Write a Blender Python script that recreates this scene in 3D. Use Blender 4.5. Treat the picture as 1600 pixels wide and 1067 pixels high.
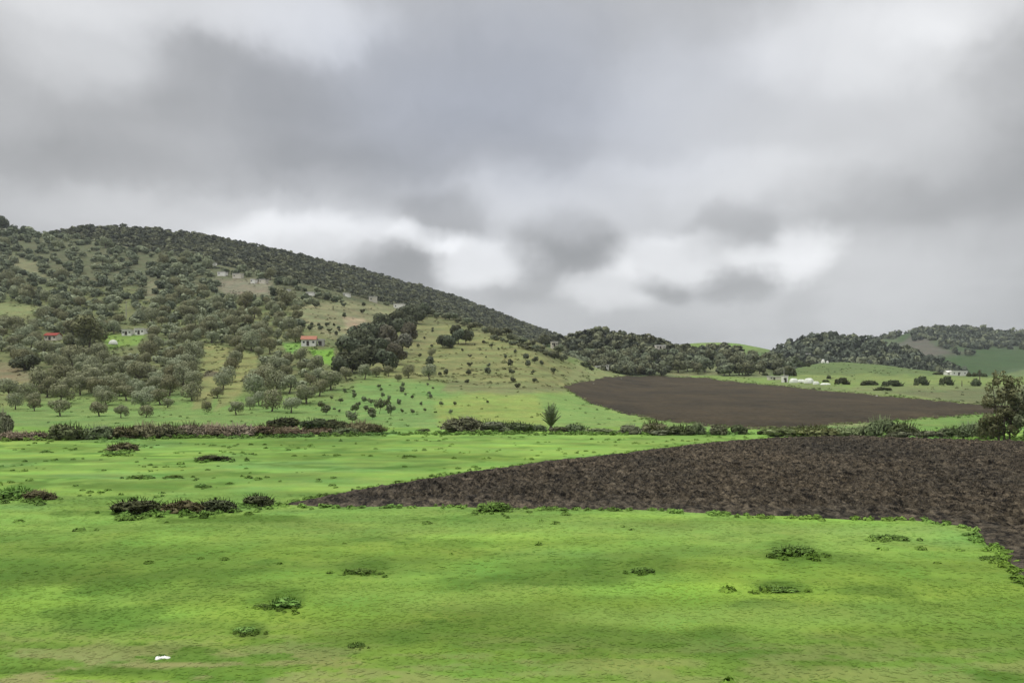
import bpy, math, random
import numpy as np

# ------------------------------------------------------------------ frame of the photograph (1600 x 1067)
F = 1244.0          # focal length in photograph pixels (28 mm equivalent)
HZ = 600.0          # row of the true horizon
CAMZ = 6.0          # eye height above the meadow
SC = bpy.context.scene
for o in list(bpy.data.objects):
    bpy.data.objects.remove(o)
COL = SC.collection
RS = np.random.RandomState(7)
rnd = random.Random(11)
R = math.radians

# ------------------------------------------------------------------ camera, sky, sun, exposure
cam_d = bpy.data.cameras.new('camera')
cam = bpy.data.objects.new('camera', cam_d)
COL.objects.link(cam)
cam.location = (0, 0, CAMZ)
cam.rotation_euler = (R(90), 0, 0)
cam_d.sensor_width = 36.0
cam_d.lens = 36.0 * F / 1600.0
cam_d.shift_y = (HZ - 533.5) / 1600.0
cam_d.clip_start = 0.1
cam_d.clip_end = 30000
SC.camera = cam
SUN_EL, SUN_AZ = 52.0, -112.0      # azimuth from +Y, clockwise positive
SUN_STRENGTH = 1.5
EXPOSURE = 0.0
HAZE = 0.00010
ZENITH = 4.2
SC.view_settings.view_transform = 'Standard'
SC.view_settings.look = 'None'
SC.view_settings.gamma = 1.0
SC.view_settings.exposure = EXPOSURE
SC.cycles.use_denoising = True
SC.cycles.max_bounces = 5
SC.cycles.diffuse_bounces = 3
SC.cycles.glossy_bounces = 2
SC.cycles.transmission_bounces = 2
SC.cycles.volume_bounces = 0
SC.cycles.caustics_reflective = False
SC.cycles.caustics_refractive = False

sun_d = bpy.data.lights.new('sun', 'SUN')
sun_d.energy = SUN_STRENGTH
sun_d.angle = R(14)
sun_d.color = (1.0, 0.96, 0.9)
sun = bpy.data.objects.new('sun', sun_d)
COL.objects.link(sun)
sun.rotation_euler = (R(90 - SUN_EL), 0, R(180 - SUN_AZ))
sun.location = (0, 0, 300)


class NT:
    """small helper to wire shader nodes"""
    def __init__(s, nt):
        s.nt = nt
    def new(s, typ, **kw):
        n = s.nt.nodes.new(typ)
        for k, v in kw.items():
            setattr(n, k, v)
        return n
    def link(s, a, b):
        s.nt.links.new(a, b)
    def put(s, sock, v):
        if hasattr(v, 'links') or isinstance(v, bpy.types.NodeSocket):
            s.link(v, sock)
        else:
            sock.default_value = v
    def math(s, op, a, b=0.0, c=0.0, clamp=False):
        n = s.new('ShaderNodeMath', operation=op, use_clamp=clamp)
        for i, v in enumerate((a, b, c)):
            if i < len(n.inputs):
                s.put(n.inputs[i], v)
        return n.outputs[0]
    def vec(s, op, a, b=(0, 0, 0), c=(0, 0, 0)):
        n = s.new('ShaderNodeVectorMath', operation=op)
        s.put(n.inputs[0], a)
        if op == 'SCALE':
            s.put(n.inputs['Scale'], b)
        else:
            if op not in ('NORMALIZE', 'LENGTH'):
                s.put(n.inputs[1], b)
            if op == 'MULTIPLY_ADD':
                s.put(n.inputs[2], c)
        return n.outputs['Value'] if op in ('DOT_PRODUCT', 'LENGTH') else n.outputs['Vector']
    def noise(s, vec, scale, detail=4, rough=0.55, dist=0.0, out='Fac', dim='3D'):
        n = s.new('ShaderNodeTexNoise', noise_dimensions=dim)
        if vec is not None:
            s.link(vec, n.inputs['Vector'])
        n.inputs['Scale'].default_value = scale
        n.inputs['Detail'].default_value = detail
        n.inputs['Roughness'].default_value = rough
        n.inputs['Distortion'].default_value = dist
        return n.outputs[out]
    def ramp(s, fac, stops):
        n = s.new('ShaderNodeValToRGB')
        el = n.color_ramp.elements
        while len(el) < len(stops):
            el.new(0.5)
        for e, (p, c) in zip(el, stops):
            e.position = p
            e.color = (*c, 1.0) if len(c) == 3 else c
        s.link(fac, n.inputs[0])
        return n.outputs[0]
    def mix(s, fac, a, b, mode='MIX'):
        n = s.new('ShaderNodeMix', data_type='RGBA', blend_type=mode)
        s.put(n.inputs[0], fac)
        for sock, v in ((n.inputs[6], a), (n.inputs[7], b)):
            if isinstance(v, (tuple, list)) and len(v) == 3:
                v = (*v, 1.0)
            s.put(sock, v)
        return n.outputs[2]


def s2l(c):
    c = np.asarray(c, float) / 255.0
    return np.where(c <= 0.04045, c / 12.92, ((c + 0.055) / 1.055) ** 2.4)


def sky_dir(px, py):
    az = math.atan2(px - 800.0, F)
    el = math.atan2((HZ - py) * math.cos(az), F)
    return az, el


def build_world():
    w = bpy.data.worlds.new('World')
    SC.world = w
    w.use_nodes = True
    nt = w.node_tree
    nt.nodes.clear()
    N = NT(nt)
    out = N.new('ShaderNodeOutputWorld')
    tc = N.new('ShaderNodeTexCoord')
    d = N.vec('NORMALIZE', tc.outputs['Generated'])
    sep = N.new('ShaderNodeSeparateXYZ')
    N.link(d, sep.inputs[0])
    x, y, z = sep.outputs
    az = N.math('ARCTAN2', x, y)
    zc = N.math('MAXIMUM', z, 0.0)
    el = N.math('ARCSINE', zc)
    cmb = N.new('ShaderNodeCombineXYZ')
    N.link(az, cmb.inputs[0]); N.link(el, cmb.inputs[1])
    P = cmb.outputs[0]
    # flattened cloud-deck coordinates, so that the deck closes up towards the horizon
    den = N.math('ADD', zc, 0.16)
    inv = N.math('DIVIDE', 1.0, den)
    deck = N.vec('SCALE', d, inv)
    deck = N.vec('MULTIPLY', deck, (1.0, 1.0, 0.0))
    n1 = N.noise(deck, 0.85, 4, 0.5, 0.3, 'Color')
    n2 = N.noise(P, 9.0, 4, 0.55, 0.2, 'Color')
    wp = N.vec('MULTIPLY_ADD', N.vec('SUBTRACT', n1, (0.5, 0.5, 0.5)), (0.10, 0.05, 0.0), P)
    wp = N.vec('MULTIPLY_ADD', N.vec('SUBTRACT', n2, (0.5, 0.5, 0.5)), (0.105, 0.075, 0.0), wp)
    nf = N.noise(deck, 1.1, 5, 0.55, 0.4)
    nf2 = N.noise(deck, 0.45, 3, 0.5, 0.0)
    nf3 = N.noise(wp, 7.0, 5, 0.55, 0.3)
    acc = N.math('MULTIPLY_ADD', N.math('SUBTRACT', nf, 0.5), 0.14, 0.50)
    acc = N.math('MULTIPLY_ADD', N.math('SUBTRACT', nf2, 0.5), 0.10, acc)
    acc = N.math('MULTIPLY_ADD', N.math('SUBTRACT', nf3, 0.5), 0.16, acc)
    # broad light and dark masses of the cloud deck (position, size, brightness change)
    blobs = [
        (110, 20, 150, 90, 0.24), (440, 15, 170, 55, 0.22), (230, 0, 330, 40, 0.06),
        (1380, 25, 260, 80, 0.17), (1520, 0, 170, 50, 0.16), (1230, 170, 330, 120, 0.16),
        (560, 330, 420, 55, 0.07), (330, 335, 330, 40, 0.12), (480, 378, 150, 40, 0.26),
        (750, 412, 92, 38, 0.38), (650, 386, 62, 24, 0.24), (1050, 400, 100, 42, 0.36),
        (1235, 398, 78, 38, 0.34), (945, 452, 58, 40, 0.24), (1010, 310, 330, 60, 0.14),
        (1300, 470, 250, 80, 0.14), (850, 490, 220, 60, 0.06), (1480, 420, 180, 90, 0.03),
        (870, 380, 72, 52, -0.17), (690, 345, 70, 42, -0.16), (615, 425, 75, 34, -0.16),
        (1030, 450, 42, 22, -0.16), (1145, 445, 62, 26, -0.16), (1130, 360, 60, 40, -0.12),
        (820, 455, 60, 30, -0.10), (250, 110, 330, 60, -0.06), (250, 235, 300, 60, -0.04),
        (120, 270, 200, 55, -0.06), (520, 280, 190, 60, -0.05), (720, 170, 330, 110, -0.06),
        (1540, 260, 190, 60, -0.07), (1330, 310, 200, 36, -0.05), (1590, 120, 90, 110, -0.08), (1270, 490, 50, 40, -0.05),
    ]
    for px, py, rx, ry, a in blobs:
        ca, ce = sky_dir(px, py)
        ix, iy = F / (rx * math.cos(ca) ** 2), F / ry
        v = N.vec('MULTIPLY_ADD', wp, (ix, iy, 0.0), (-ca * ix, -ce * iy, 0.0))
        q = N.vec('DOT_PRODUCT', v, v)
        e = N.math('POWER', 0.5, N.math('POWER', q, 2.6))
        acc = N.math('MULTIPLY_ADD', e, a, acc)
    # an overcast sky is several times brighter overhead than near the horizon
    up = N.new('ShaderNodeMapRange', interpolation_type='SMOOTHSTEP')
    N.link(zc, up.inputs[0])
    up.inputs[1].default_value = 0.46; up.inputs[2].default_value = 0.95
    up.inputs[3].default_value = 1.0; up.inputs[4].default_value = ZENITH
    lum = N.math('MULTIPLY', N.math('MAXIMUM', acc, 0.22), up.outputs[0])
    # bluish where the deck thins out, neutral to slightly warm elsewhere
    ca, ce = sky_dir(760, 150)
    v = N.vec('MULTIPLY_ADD', wp, (F / 330, F / 150, 0), (-ca * F / 330, -ce * F / 150, 0))
    blue = N.math('POWER', 0.42, N.vec('DOT_PRODUCT', v, v))
    tint = N.mix(blue, (0.992, 1.0, 1.012), (0.93, 0.985, 1.12))
    colr = N.vec('SCALE', tint, lum)
    bg = N.new('ShaderNodeBackground')
    N.link(colr, bg.inputs[0]); bg.inputs[1].default_value = 1.0
    sky = N.new('ShaderNodeTexSky', sky_type='NISHITA')
    sky.sun_disc = False
    sky.sun_elevation = R(SUN_EL)
    sky.sun_rotation = R(SUN_AZ)
    bg2 = N.new('ShaderNodeBackground')
    N.link(sky.outputs[0], bg2.inputs[0]); bg2.inputs[1].default_value = 0.1
    mx = N.new('ShaderNodeMixShader')
    mx.inputs[0].default_value = 0.95
    N.link(bg2.outputs[0], mx.inputs[1]); N.link(bg.outputs[0], mx.inputs[2])
    N.link(mx.outputs[0], out.inputs['Surface'])


build_world()

# ------------------------------------------------------------------ tags and meshes
def tag(o, label=None, cat=None, group=None, kind=None):
    if label: o['label'] = label
    if cat: o['category'] = cat
    if group: o['group'] = group
    if kind: o['kind'] = kind
    return o


def link(o, parent=None):
    COL.objects.link(o)
    if parent is not None:
        o.parent = parent
    return o


def np_mesh(name, V, Q, mats, col=None, smooth=False, fmat=None, shade=None, nrm=None):
    """V (n,3); Q (m,3|4) one polygon size; col (n,3) point colour; shade (n,) point value"""
    me = bpy.data.meshes.new(name)
    V = np.ascontiguousarray(V, np.float32); Q = np.ascontiguousarray(Q, np.int32)
    n, (m, k) = len(V), Q.shape
    me.vertices.add(n); me.vertices.foreach_set('co', V.ravel())
    me.loops.add(m * k); me.loops.foreach_set('vertex_index', Q.ravel())
    me.polygons.add(m)
    me.polygons.foreach_set('loop_start', np.arange(0, m * k, k, dtype=np.int32))
    me.polygons.foreach_set('loop_total', np.full(m, k, np.int32))
    if fmat is not None:
        me.polygons.foreach_set('material_index', np.asarray(fmat, np.int32))
    me.polygons.foreach_set('use_smooth', np.full(m, smooth, bool))
    for mt in (mats if isinstance(mats, (list, tuple)) else [mats]):
        me.materials.append(mt)
    if col is not None:
        a = me.attributes.new('tone', 'FLOAT_COLOR', 'POINT')
        c = np.ones((n, 4), np.float32); c[:, :3] = col
        a.data.foreach_set('color', c.ravel())
    if shade is not None:
        a = me.attributes.new('shade', 'FLOAT', 'POINT')
        a.data.foreach_set('value', np.ascontiguousarray(shade, np.float32))
    if nrm is not None:
        set_normals(me, nrm)
    me.update(calc_edges=True)
    me.validate()
    return me


def set_normals(me, nrm):
    nrm = nrm / (np.linalg.norm(nrm, axis=1)[:, None] + 1e-9)
    a = me.attributes.new('custom_normal', 'FLOAT_VECTOR', 'POINT')
    a.data.foreach_set('vector', np.ascontiguousarray(nrm, np.float32).ravel())
    me.polygons.foreach_set('use_smooth', np.ones(len(me.polygons), bool))


def obj(name, me, parent=None, loc=(0, 0, 0)):
    o = bpy.data.objects.new(name, me)
    o.location = loc
    return link(o, parent)


def empty(name, loc, rz=0.0, s=1.0):
    o = bpy.data.objects.new(name, None)
    o.empty_display_size = 0.3
    o.location = loc; o.rotation_euler = (0, 0, rz); o.scale = (s, s, s)
    return link(o)


# ------------------------------------------------------------------ numpy noise
def _h(i, j, seed):
    h = (i.astype(np.int64) * 374761393 + j.astype(np.int64) * 668265263 + seed * 982451653) & 0xffffffff
    h = ((h ^ (h >> 13)) * 1274126177) & 0xffffffff
    h = (h ^ (h >> 16)) & 0xffffff
    return h / float(0xffffff)


def vnoise(x, y, seed=0):
    i = np.floor(x); j = np.floor(y)
    fx = x - i; fy = y - j
    fx = fx * fx * (3 - 2 * fx); fy = fy * fy * (3 - 2 * fy)
    i = i.astype(np.int64); j = j.astype(np.int64)
    a = _h(i, j, seed); b = _h(i + 1, j, seed); c = _h(i, j + 1, seed); d = _h(i + 1, j + 1, seed)
    return (a * (1 - fx) + b * fx) * (1 - fy) + (c * (1 - fx) + d * fx) * fy


def fbm(x, y, seed=0, oct=4, gain=0.5):
    s = 0.0; a = 1.0; t = 0.0
    for k in range(oct):
        s = s + a * vnoise(x * 2 ** k + 17.3 * k, y * 2 ** k - 9.1 * k, seed + k)
        t += a; a *= gain
    return s / t


def sstep(a, b, x):
    t = np.clip((x - a) / (b - a), 0, 1)
    return t * t * (3 - 2 * t)


def poly_sd(px, py, poly):
    """signed distance to a polygon, positive inside"""
    px = np.asarray(px, float); py = np.asarray(py, float)
    d = np.full(px.shape, 1e9); ins = np.zeros(px.shape, bool)
    n = len(poly)
    for k in range(n):
        x1, y1 = poly[k]; x2, y2 = poly[(k + 1) % n]
        ex, ey = x2 - x1, y2 - y1
        t = np.clip(((px - x1) * ex + (py - y1) * ey) / (ex * ex + ey * ey + 1e-9), 0, 1)
        d = np.minimum(d, np.hypot(px - x1 - t * ex, py - y1 - t * ey))
        c = ((y1 > py) != (y2 > py)) & (px < (x2 - x1) * (py - y1) / (y2 - y1 + 1e-12) + x1)
        ins ^= c
    return np.where(ins, d, -d)


# ------------------------------------------------------------------ the lie of the land
def curve(pts):
    xs = np.array([p[0] for p in pts], float); ys = np.array([p[1] for p in pts], float)
    def f(x):
        x = np.asarray(x, float)
        # linear interpolation, softened by averaging neighbours
        w = 26.0
        return (np.interp(x - w, xs, ys) + 2 * np.interp(x, xs, ys) + np.interp(x + w, xs, ys)) / 4
    return f


def tab(rows, ds):
    rows = np.array(rows, float); ds = np.array(ds, float)
    o = np.argsort(rows)
    return rows[o], ds[o]


T_LEFT = tab([700, 680, 660, 640, 600, 560, 520, 480, 440, 400, 357, 300], [70, 93, 122, 150, 190, 235, 285, 342, 412, 500, 620, 820])
T_MID = tab([700, 668, 650, 620, 600, 560, 520, 492, 450], [74, 109, 130, 166, 197, 265, 345, 412, 540])
T_RIGHT = tab([700, 668, 655, 640, 620, 605, 595, 585, 566, 540], [74, 109, 129, 160, 216, 287, 342, 412, 525, 760])


def depth_slope(px, row):
    px = np.asarray(px, float); row = np.asarray(row, float)
    def t(T):
        s = 0
        for dw in (-7, 0, 7):
            s = s + np.interp(row + dw, T[0], np.log(T[1]))
        return np.exp(s / 3)
    a, b, c = t(T_LEFT), t(T_MID), t(T_RIGHT)
    w1 = sstep(480, 680, px); w2 = sstep(820, 1020, px)
    return (a * (1 - w1) + b * w1) * (1 - w2) + c * w2


def to_world(px, row, Y):
    return np.stack([(np.asarray(px, float) - 800) * Y / F, np.asarray(Y, float) + 0 * np.asarray(px, float), CAMZ + Y * (HZ - np.asarray(row, float)) / F], -1)


crest_slope = curve([(-700, 360), (-300, 350), (-100, 346), (0, 356), (100, 370), (200, 386), (300, 405), (345, 415), (450, 438), (550, 462), (640, 481),
                     (700, 493), (760, 511), (830, 530), (880, 552), (930, 572), (985, 578), (1100, 584), (1200, 585), (1240, 576), (1290, 565), (1340, 566),
                     (1400, 573), (1500, 586), (1600, 588), (2300, 590)])


class Layer:
    """a hill with a near foot and a crest; both given as seen from the road"""
    def __init__(s, foot, crest, dfoot, dcrest, u0, u1, back=220.0):
        s.foot, s.crest, s.df, s.dc = curve(foot), curve(crest), curve(dfoot), curve(dcrest)
        s.u0, s.u1, s.back = u0, u1, back
    def at(s, u, t):
        u = np.asarray(u, float); t = np.asarray(t, float)
        row = s.foot(u) + (s.crest(u) - s.foot(u)) * np.clip(t, 0, 1)
        Y = s.df(u) + (s.dc(u) - s.df(u)) * np.clip(t, 0, 1) ** 1.15
        # rounded crest then the far slope
        b = np.clip(t - 1, 0, 1)
        zc = CAMZ + Y * (HZ - row) / F
        z = zc - (zc + 8) * b ** 1.5
        Y = Y + s.back * b
        return np.stack([(u - 800) * Y / F, Y, z], -1)


L_MAIN = Layer([(100, 395), (200, 402), (300, 420), (345, 428), (450, 452), (550, 478), (640, 498), (700, 510), (760, 528), (840, 550), (900, 575), (990, 590)],
               [(60, 372), (110, 360), (150, 356), (200, 358), (260, 363), (300, 367), (370, 379), (450, 397), (550, 419), (600, 434), (700, 461), (760, 483), (840, 514), (900, 534), (970, 575), (1010, 595)],
               [(100, 540), (200, 540), (345, 450), (450, 430), (640, 430), (700, 470), (840, 560), (1000, 600)],
               [(100, 640), (200, 680), (345, 740), (450, 800), (640, 920), (700, 960), (840, 1100), (1000, 1200)], 60, 1010)
L_RIDGE = Layer([(780, 600), (1290, 600)],
                [(770, 590), (820, 548), (870, 532), (935, 521), (1000, 532), (1050, 546), (1090, 551), (1130, 546), (1180, 552), (1220, 562), (1245, 582), (1285, 600)],
                [(780, 360), (1290, 360)], [(780, 440), (935, 500), (1290, 470)], 780, 1285, 150)
L_GREEN = Layer([(960, 596), (1330, 596)], [(950, 590), (1000, 552), (1060, 538), (1110, 535), (1160, 537), (1230, 552), (1320, 590)],
                [(960, 620), (1330, 620)], [(960, 800), (1330, 800)], 950, 1325, 200)
L_WOOD = Layer([(1150, 600), (1560, 600)],
               [(1150, 592), (1190, 562), (1215, 549), (1250, 534), (1300, 527), (1340, 532), (1390, 549), (1430, 557), (1480, 574), (1520, 590), (1560, 600)],
               [(1150, 560), (1560, 560)], [(1150, 780), (1560, 740)], 1150, 1560, 200)
L_FAR = Layer([(1250, 602), (2300, 602)],
              [(1250, 590), (1320, 541), (1350, 535), (1400, 525), (1450, 514), (1500, 513), (1550, 518), (1600, 524), (1700, 536), (1900, 560), (2300, 590)],
              [(1250, 700), (2300, 620)], [(1250, 1250), (1500, 1250), (2300, 1300)], 1250, 2300, 300)
LAYERS = {'main': L_MAIN, 'ridge': L_RIDGE, 'green': L_GREEN, 'wood': L_WOOD, 'far': L_FAR}


def slope_bump(X, Y):
    amp = np.clip((Y - 120) / 200, 0, 1)
    return amp * (1.2 * (fbm(X / 14, Y / 14, 101, 4) - 0.5) + 0.5 * (fbm(X / 4, Y / 4, 111, 3) - 0.5))


def at_slope(px, row):
    """a point of the front slope seen at this pixel"""
    Y = depth_slope(px, row)
    P = to_world(px, row, Y)
    P[..., 2] += slope_bump(np.atleast_1d(P[..., 0]), np.atleast_1d(P[..., 1])).reshape(P[..., 2].shape)
    return P


def ground_z(X, Y):
    return 0.22 * (fbm(X / 9.0, Y / 6.0, 3, 3) - 0.5) + 0.07 * (fbm(X / 3.2, Y / 1.6, 5, 2) - 0.5)


def at_ground(px, row):
    Y = CAMZ * F / (np.asarray(row, float) - HZ)
    X = (np.asarray(px, float) - 800) * Y / F
    return np.stack([X, Y, ground_z(X, Y)], -1)


def pix(P):
    return 800 + F * P[..., 0] / P[..., 1], HZ - F * (P[..., 2] - CAMZ) / P[..., 1]


# ------------------------------------------------------------------ materials
def new_mat(name):
    m = bpy.data.materials.new(name)
    m.use_nodes = True
    nt = m.node_tree
    b = nt.nodes['Principled BSDF']
    b.inputs['Roughness'].default_value = 0.9
    b.inputs['Specular IOR Level'].default_value = 0.15
    return m, NT(nt), b


def mat_plain(name, rgb, rough=0.85, var=0.25, scale=3.0, bump=0.0):
    m, N, b = new_mat(name)
    tc = N.new('ShaderNodeTexCoord')
    n = N.noise(tc.outputs['Object'], scale, 5, 0.6)
    c0 = tuple(v * (1 - var) for v in rgb); c1 = tuple(min(1, v * (1 + var)) for v in rgb)
    N.link(N.ramp(n, [(0.3, c0), (0.7, c1)]), b.inputs['Base Color'])
    b.inputs['Roughness'].default_value = rough
    if bump:
        bp = N.new('ShaderNodeBump'); bp.inputs['Strength'].default_value = bump
        N.link(n, bp.inputs['Height']); N.link(bp.outputs[0], b.inputs['Normal'])
    return m


def mat_land(name, scales=(0.25, 1.3, 7.0), amt=(0.5, 0.5, 0.45), bump=0.5, bscale=3.0, bdist=0.15, stretch=(1, 1, 1)):
    """ground cover: the point colour of each field, broken up by noise in metres"""
    m, N, b = new_mat(name)
    at = N.new('ShaderNodeAttribute'); at.attribute_name = 'tone'
    tc = N.new('ShaderNodeTexCoord')
    P = N.vec('MULTIPLY', tc.outputs['Object'], stretch)
    f = None
    for s, a in zip(scales, amt):
        n = N.noise(P, s, 5, 0.62)
        v = N.math('MULTIPLY_ADD', N.math('SUBTRACT', n, 0.5), a * 2, 1.0)
        f = v if f is None else N.math('MULTIPLY', f, v)
    f = N.math('MAXIMUM', f, 0.25)
    c = N.vec('SCALE', at.outputs['Color'], f)
    hue = N.noise(P, scales[1] * 0.6, 4, 0.6)
    t = N.ramp(hue, [(0.3, (0.86, 1.0, 0.9)), (0.7, (1.14, 1.0, 1.0))])
    c = N.vec('MULTIPLY', c, t)
    N.link(c, b.inputs['Base Color'])
    bp = N.new('ShaderNodeBump'); bp.inputs['Strength'].default_value = bump; bp.inputs['Distance'].default_value = bdist
    N.link(N.noise(P, bscale, 6, 0.7), bp.inputs['Height'])
    N.link(bp.outputs[0], b.inputs['Normal'])
    return m


def mat_soil(name, dark, light, sc=2.0, bump=0.8, lo=0.36, hi=0.66, passes=0.0):
    m, N, b = new_mat(name)
    tc = N.new('ShaderNodeTexCoord')
    P = N.vec('MULTIPLY', tc.outputs['Object'], (0.8, 0.5, 1.0))
    big = N.noise(P, 0.10, 4, 0.6)
    n = N.noise(P, sc, 7, 0.72, 0.5)
    sp = N.noise(P, sc * 3.1, 4, 0.7)
    c = N.ramp(N.math('ADD', N.math('MULTIPLY', n, 0.65), N.math('MULTIPLY', sp, 0.35)), [(lo, dark), ((lo + hi) / 2, tuple(a * .6 + b_ * .4 for a, b_ in zip(dark, light))), (hi, light)])
    t = N.ramp(big, [(0.3, (0.62, 0.64, 0.66)), (0.7, (1.30, 1.23, 1.15))])
    c = N.vec('MULTIPLY', c, t)
    if passes:   # faint passes of the harrow
        ln = N.noise(N.vec('MULTIPLY', tc.outputs['Object'], (0.03, 0.55, 0.0)), 1.0, 3, 0.6)
        c = N.vec('SCALE', c, N.math('MULTIPLY_ADD', N.math('SUBTRACT', ln, 0.5), passes, 1.0))
    N.link(c, b.inputs['Base Color'])
    bp = N.new('ShaderNodeBump'); bp.inputs['Strength'].default_value = bump; bp.inputs['Distance'].default_value = 0.12
    N.link(n, bp.inputs['Height']); N.link(bp.outputs[0], b.inputs['Normal'])
    return m


def mat_leaf(name, rgb, var=0.5, hue=(1, 1, 1), trans=0.15):
    m, N, b = new_mat(name)
    at = N.new('ShaderNodeAttribute'); at.attribute_name = 'shade'
    oi = N.new('ShaderNodeObjectInfo')
    f = N.math('MULTIPLY_ADD', at.outputs['Fac'], var * 2, 1 - var)
    g = N.math('MULTIPLY_ADD', oi.outputs['Random'], 0.56, 0.74)
    c = N.vec('SCALE', rgb, N.math('MULTIPLY', f, g))
    t = N.ramp(oi.outputs['Random'], [(0.0, (1.08, 1.0, 0.9)), (1.0, (0.94, 1.0, 1.08))])
    c = N.vec('MULTIPLY', c, t)
    N.link(c, b.inputs['Base Color'])
    b.inputs['Roughness'].default_value = 0.75
    if trans:
        tr = N.new('ShaderNodeBsdfTranslucent'); N.link(c, tr.inputs[0])
        mx = N.new('ShaderNodeMixShader'); mx.inputs[0].default_value = trans
        N.link(b.outputs[0], mx.inputs[1]); N.link(tr.outputs[0], mx.inputs[2])
        out = [n for n in N.nt.nodes if n.type == 'OUTPUT_MATERIAL'][0]
        N.link(mx.outputs[0], out.inputs[0])
    return m


def mat_tone(name, trans=0.2):
    m, N, b = new_mat(name)
    at = N.new('ShaderNodeAttribute'); at.attribute_name = 'tone'
    N.link(at.outputs['Color'], b.inputs['Base Color'])
    tr = N.new('ShaderNodeBsdfTranslucent'); N.link(at.outputs['Color'], tr.inputs[0])
    mx = N.new('ShaderNodeMixShader'); mx.inputs[0].default_value = trans
    N.link(b.outputs[0], mx.inputs[1]); N.link(tr.outputs[0], mx.inputs[2])
    out = [n for n in N.nt.nodes if n.type == 'OUTPUT_MATERIAL'][0]
    N.link(mx.outputs[0], out.inputs[0])
    return m


M = {}
M['meadow'] = mat_land('meadow_grass', (0.12, 0.55, 4.0), (0.20, 0.24, 0.22), 0.25, 2.6, 0.08)
M['hillgrass'] = mat_land('hillside_grass', (0.06, 0.28, 1.6), (0.30, 0.42, 0.5), 0.5, 0.8, 0.5)
M['fargrass'] = mat_land('far_grass', (0.02, 0.1, 0.5), (0.25, 0.35, 0.4), 0.4, 0.3, 0.8)
M['soil'] = mat_soil('turned_soil', (0.0088, 0.0074, 0.0052), (0.160, 0.134, 0.094), 2.5, 1.0, 0.43, 0.62)
M['farsoil'] = mat_soil('smooth_soil', (0.036, 0.0285, 0.0155), (0.059, 0.047, 0.0265), 0.8, 0.5, 0.36, 0.66, 1.1)
M['olive'] = mat_leaf('olive_leaves', (0.245, 0.260, 0.152), 0.34)
M['young'] = mat_leaf('young_leaves', (0.130, 0.155, 0.080))
M['dark'] = mat_leaf('dark_leaves', (0.100, 0.115, 0.066))
M['greybranch'] = mat_leaf('bare_twigs', (0.160, 0.160, 0.115))
M['bushgreen'] = mat_leaf('bush_leaves', (0.128, 0.158, 0.072))
M['bushgrey'] = mat_leaf('grey_bush_leaves', (0.165, 0.178, 0.105))
M['bushdark'] = mat_leaf('dark_bush_leaves', (0.085, 0.102, 0.046))
M['bramble'] = mat_leaf('bramble_stems', (0.250, 0.205, 0.142))
M['brownbush'] = mat_leaf('brown_bush_leaves', (0.165, 0.158, 0.082))
M['reed'] = mat_leaf('pale_reeds', (0.22, 0.25, 0.11))
M['weed'] = mat_leaf('weed_leaves', (0.145, 0.250, 0.052))
M['tall'] = mat_leaf('tall_tree_leaves', (0.210, 0.232, 0.120))
M['wood'] = mat_leaf('woodland_leaves', (0.165, 0.182, 0.108), 0.42)
M['pine'] = mat_leaf('far_wood_leaves', (0.088, 0.104, 0.070))
M['palm'] = mat_leaf('palm_fronds', (0.135, 0.165, 0.090))
M['bark'] = mat_plain('grey_bark', (0.105, 0.090, 0.072), 0.9, 0.35, 6.0, 0.4)
M['blade'] = mat_tone('grass_blades', 0.25)
M['white'] = mat_plain('whitewash', (0.72, 0.71, 0.66), 0.85, 0.08, 1.5)
M['grey'] = mat_plain('grey_render', (0.40, 0.39, 0.36), 0.9, 0.15, 1.5)
M['beige'] = mat_plain('pale_render', (0.55, 0.52, 0.44), 0.9, 0.12, 1.5)
M['redroof'] = mat_plain('red_roof_tiles', (0.36, 0.165, 0.11), 0.85, 0.2, 6.0)
M['scarlet'] = mat_plain('scarlet_roof', (0.27, 0.055, 0.04), 0.8, 0.2, 3.0)
M['concrete'] = mat_plain('roof_concrete', (0.46, 0.45, 0.42), 0.9, 0.15, 2.0)
M['door'] = mat_plain('dark_door', (0.06, 0.05, 0.045), 0.7, 0.2, 4.0)
M['glass'] = mat_plain('window_dark', (0.035, 0.04, 0.045), 0.35, 0.1, 4.0)
M['stone'] = mat_plain('pale_stone', (0.48, 0.46, 0.39), 0.9, 0.25, 4.0, 0.5)
M['pole'] = mat_plain('concrete_pole', (0.34, 0.33, 0.30), 0.9, 0.15, 4.0)
M['timber'] = mat_plain('weathered_timber', (0.10, 0.085, 0.07), 0.9, 0.25, 5.0)
M['sheet'] = mat_plain('white_sheeting', (0.66, 0.68, 0.60), 0.6, 0.12, 1.2, 0.3)

# ------------------------------------------------------------------ colour of the fields
def G(*c):
    return np.array(c, float)

C_MEADOW = G(0.158, 0.268, 0.052)
C_FORE = G(0.143, 0.238, 0.036)


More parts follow.
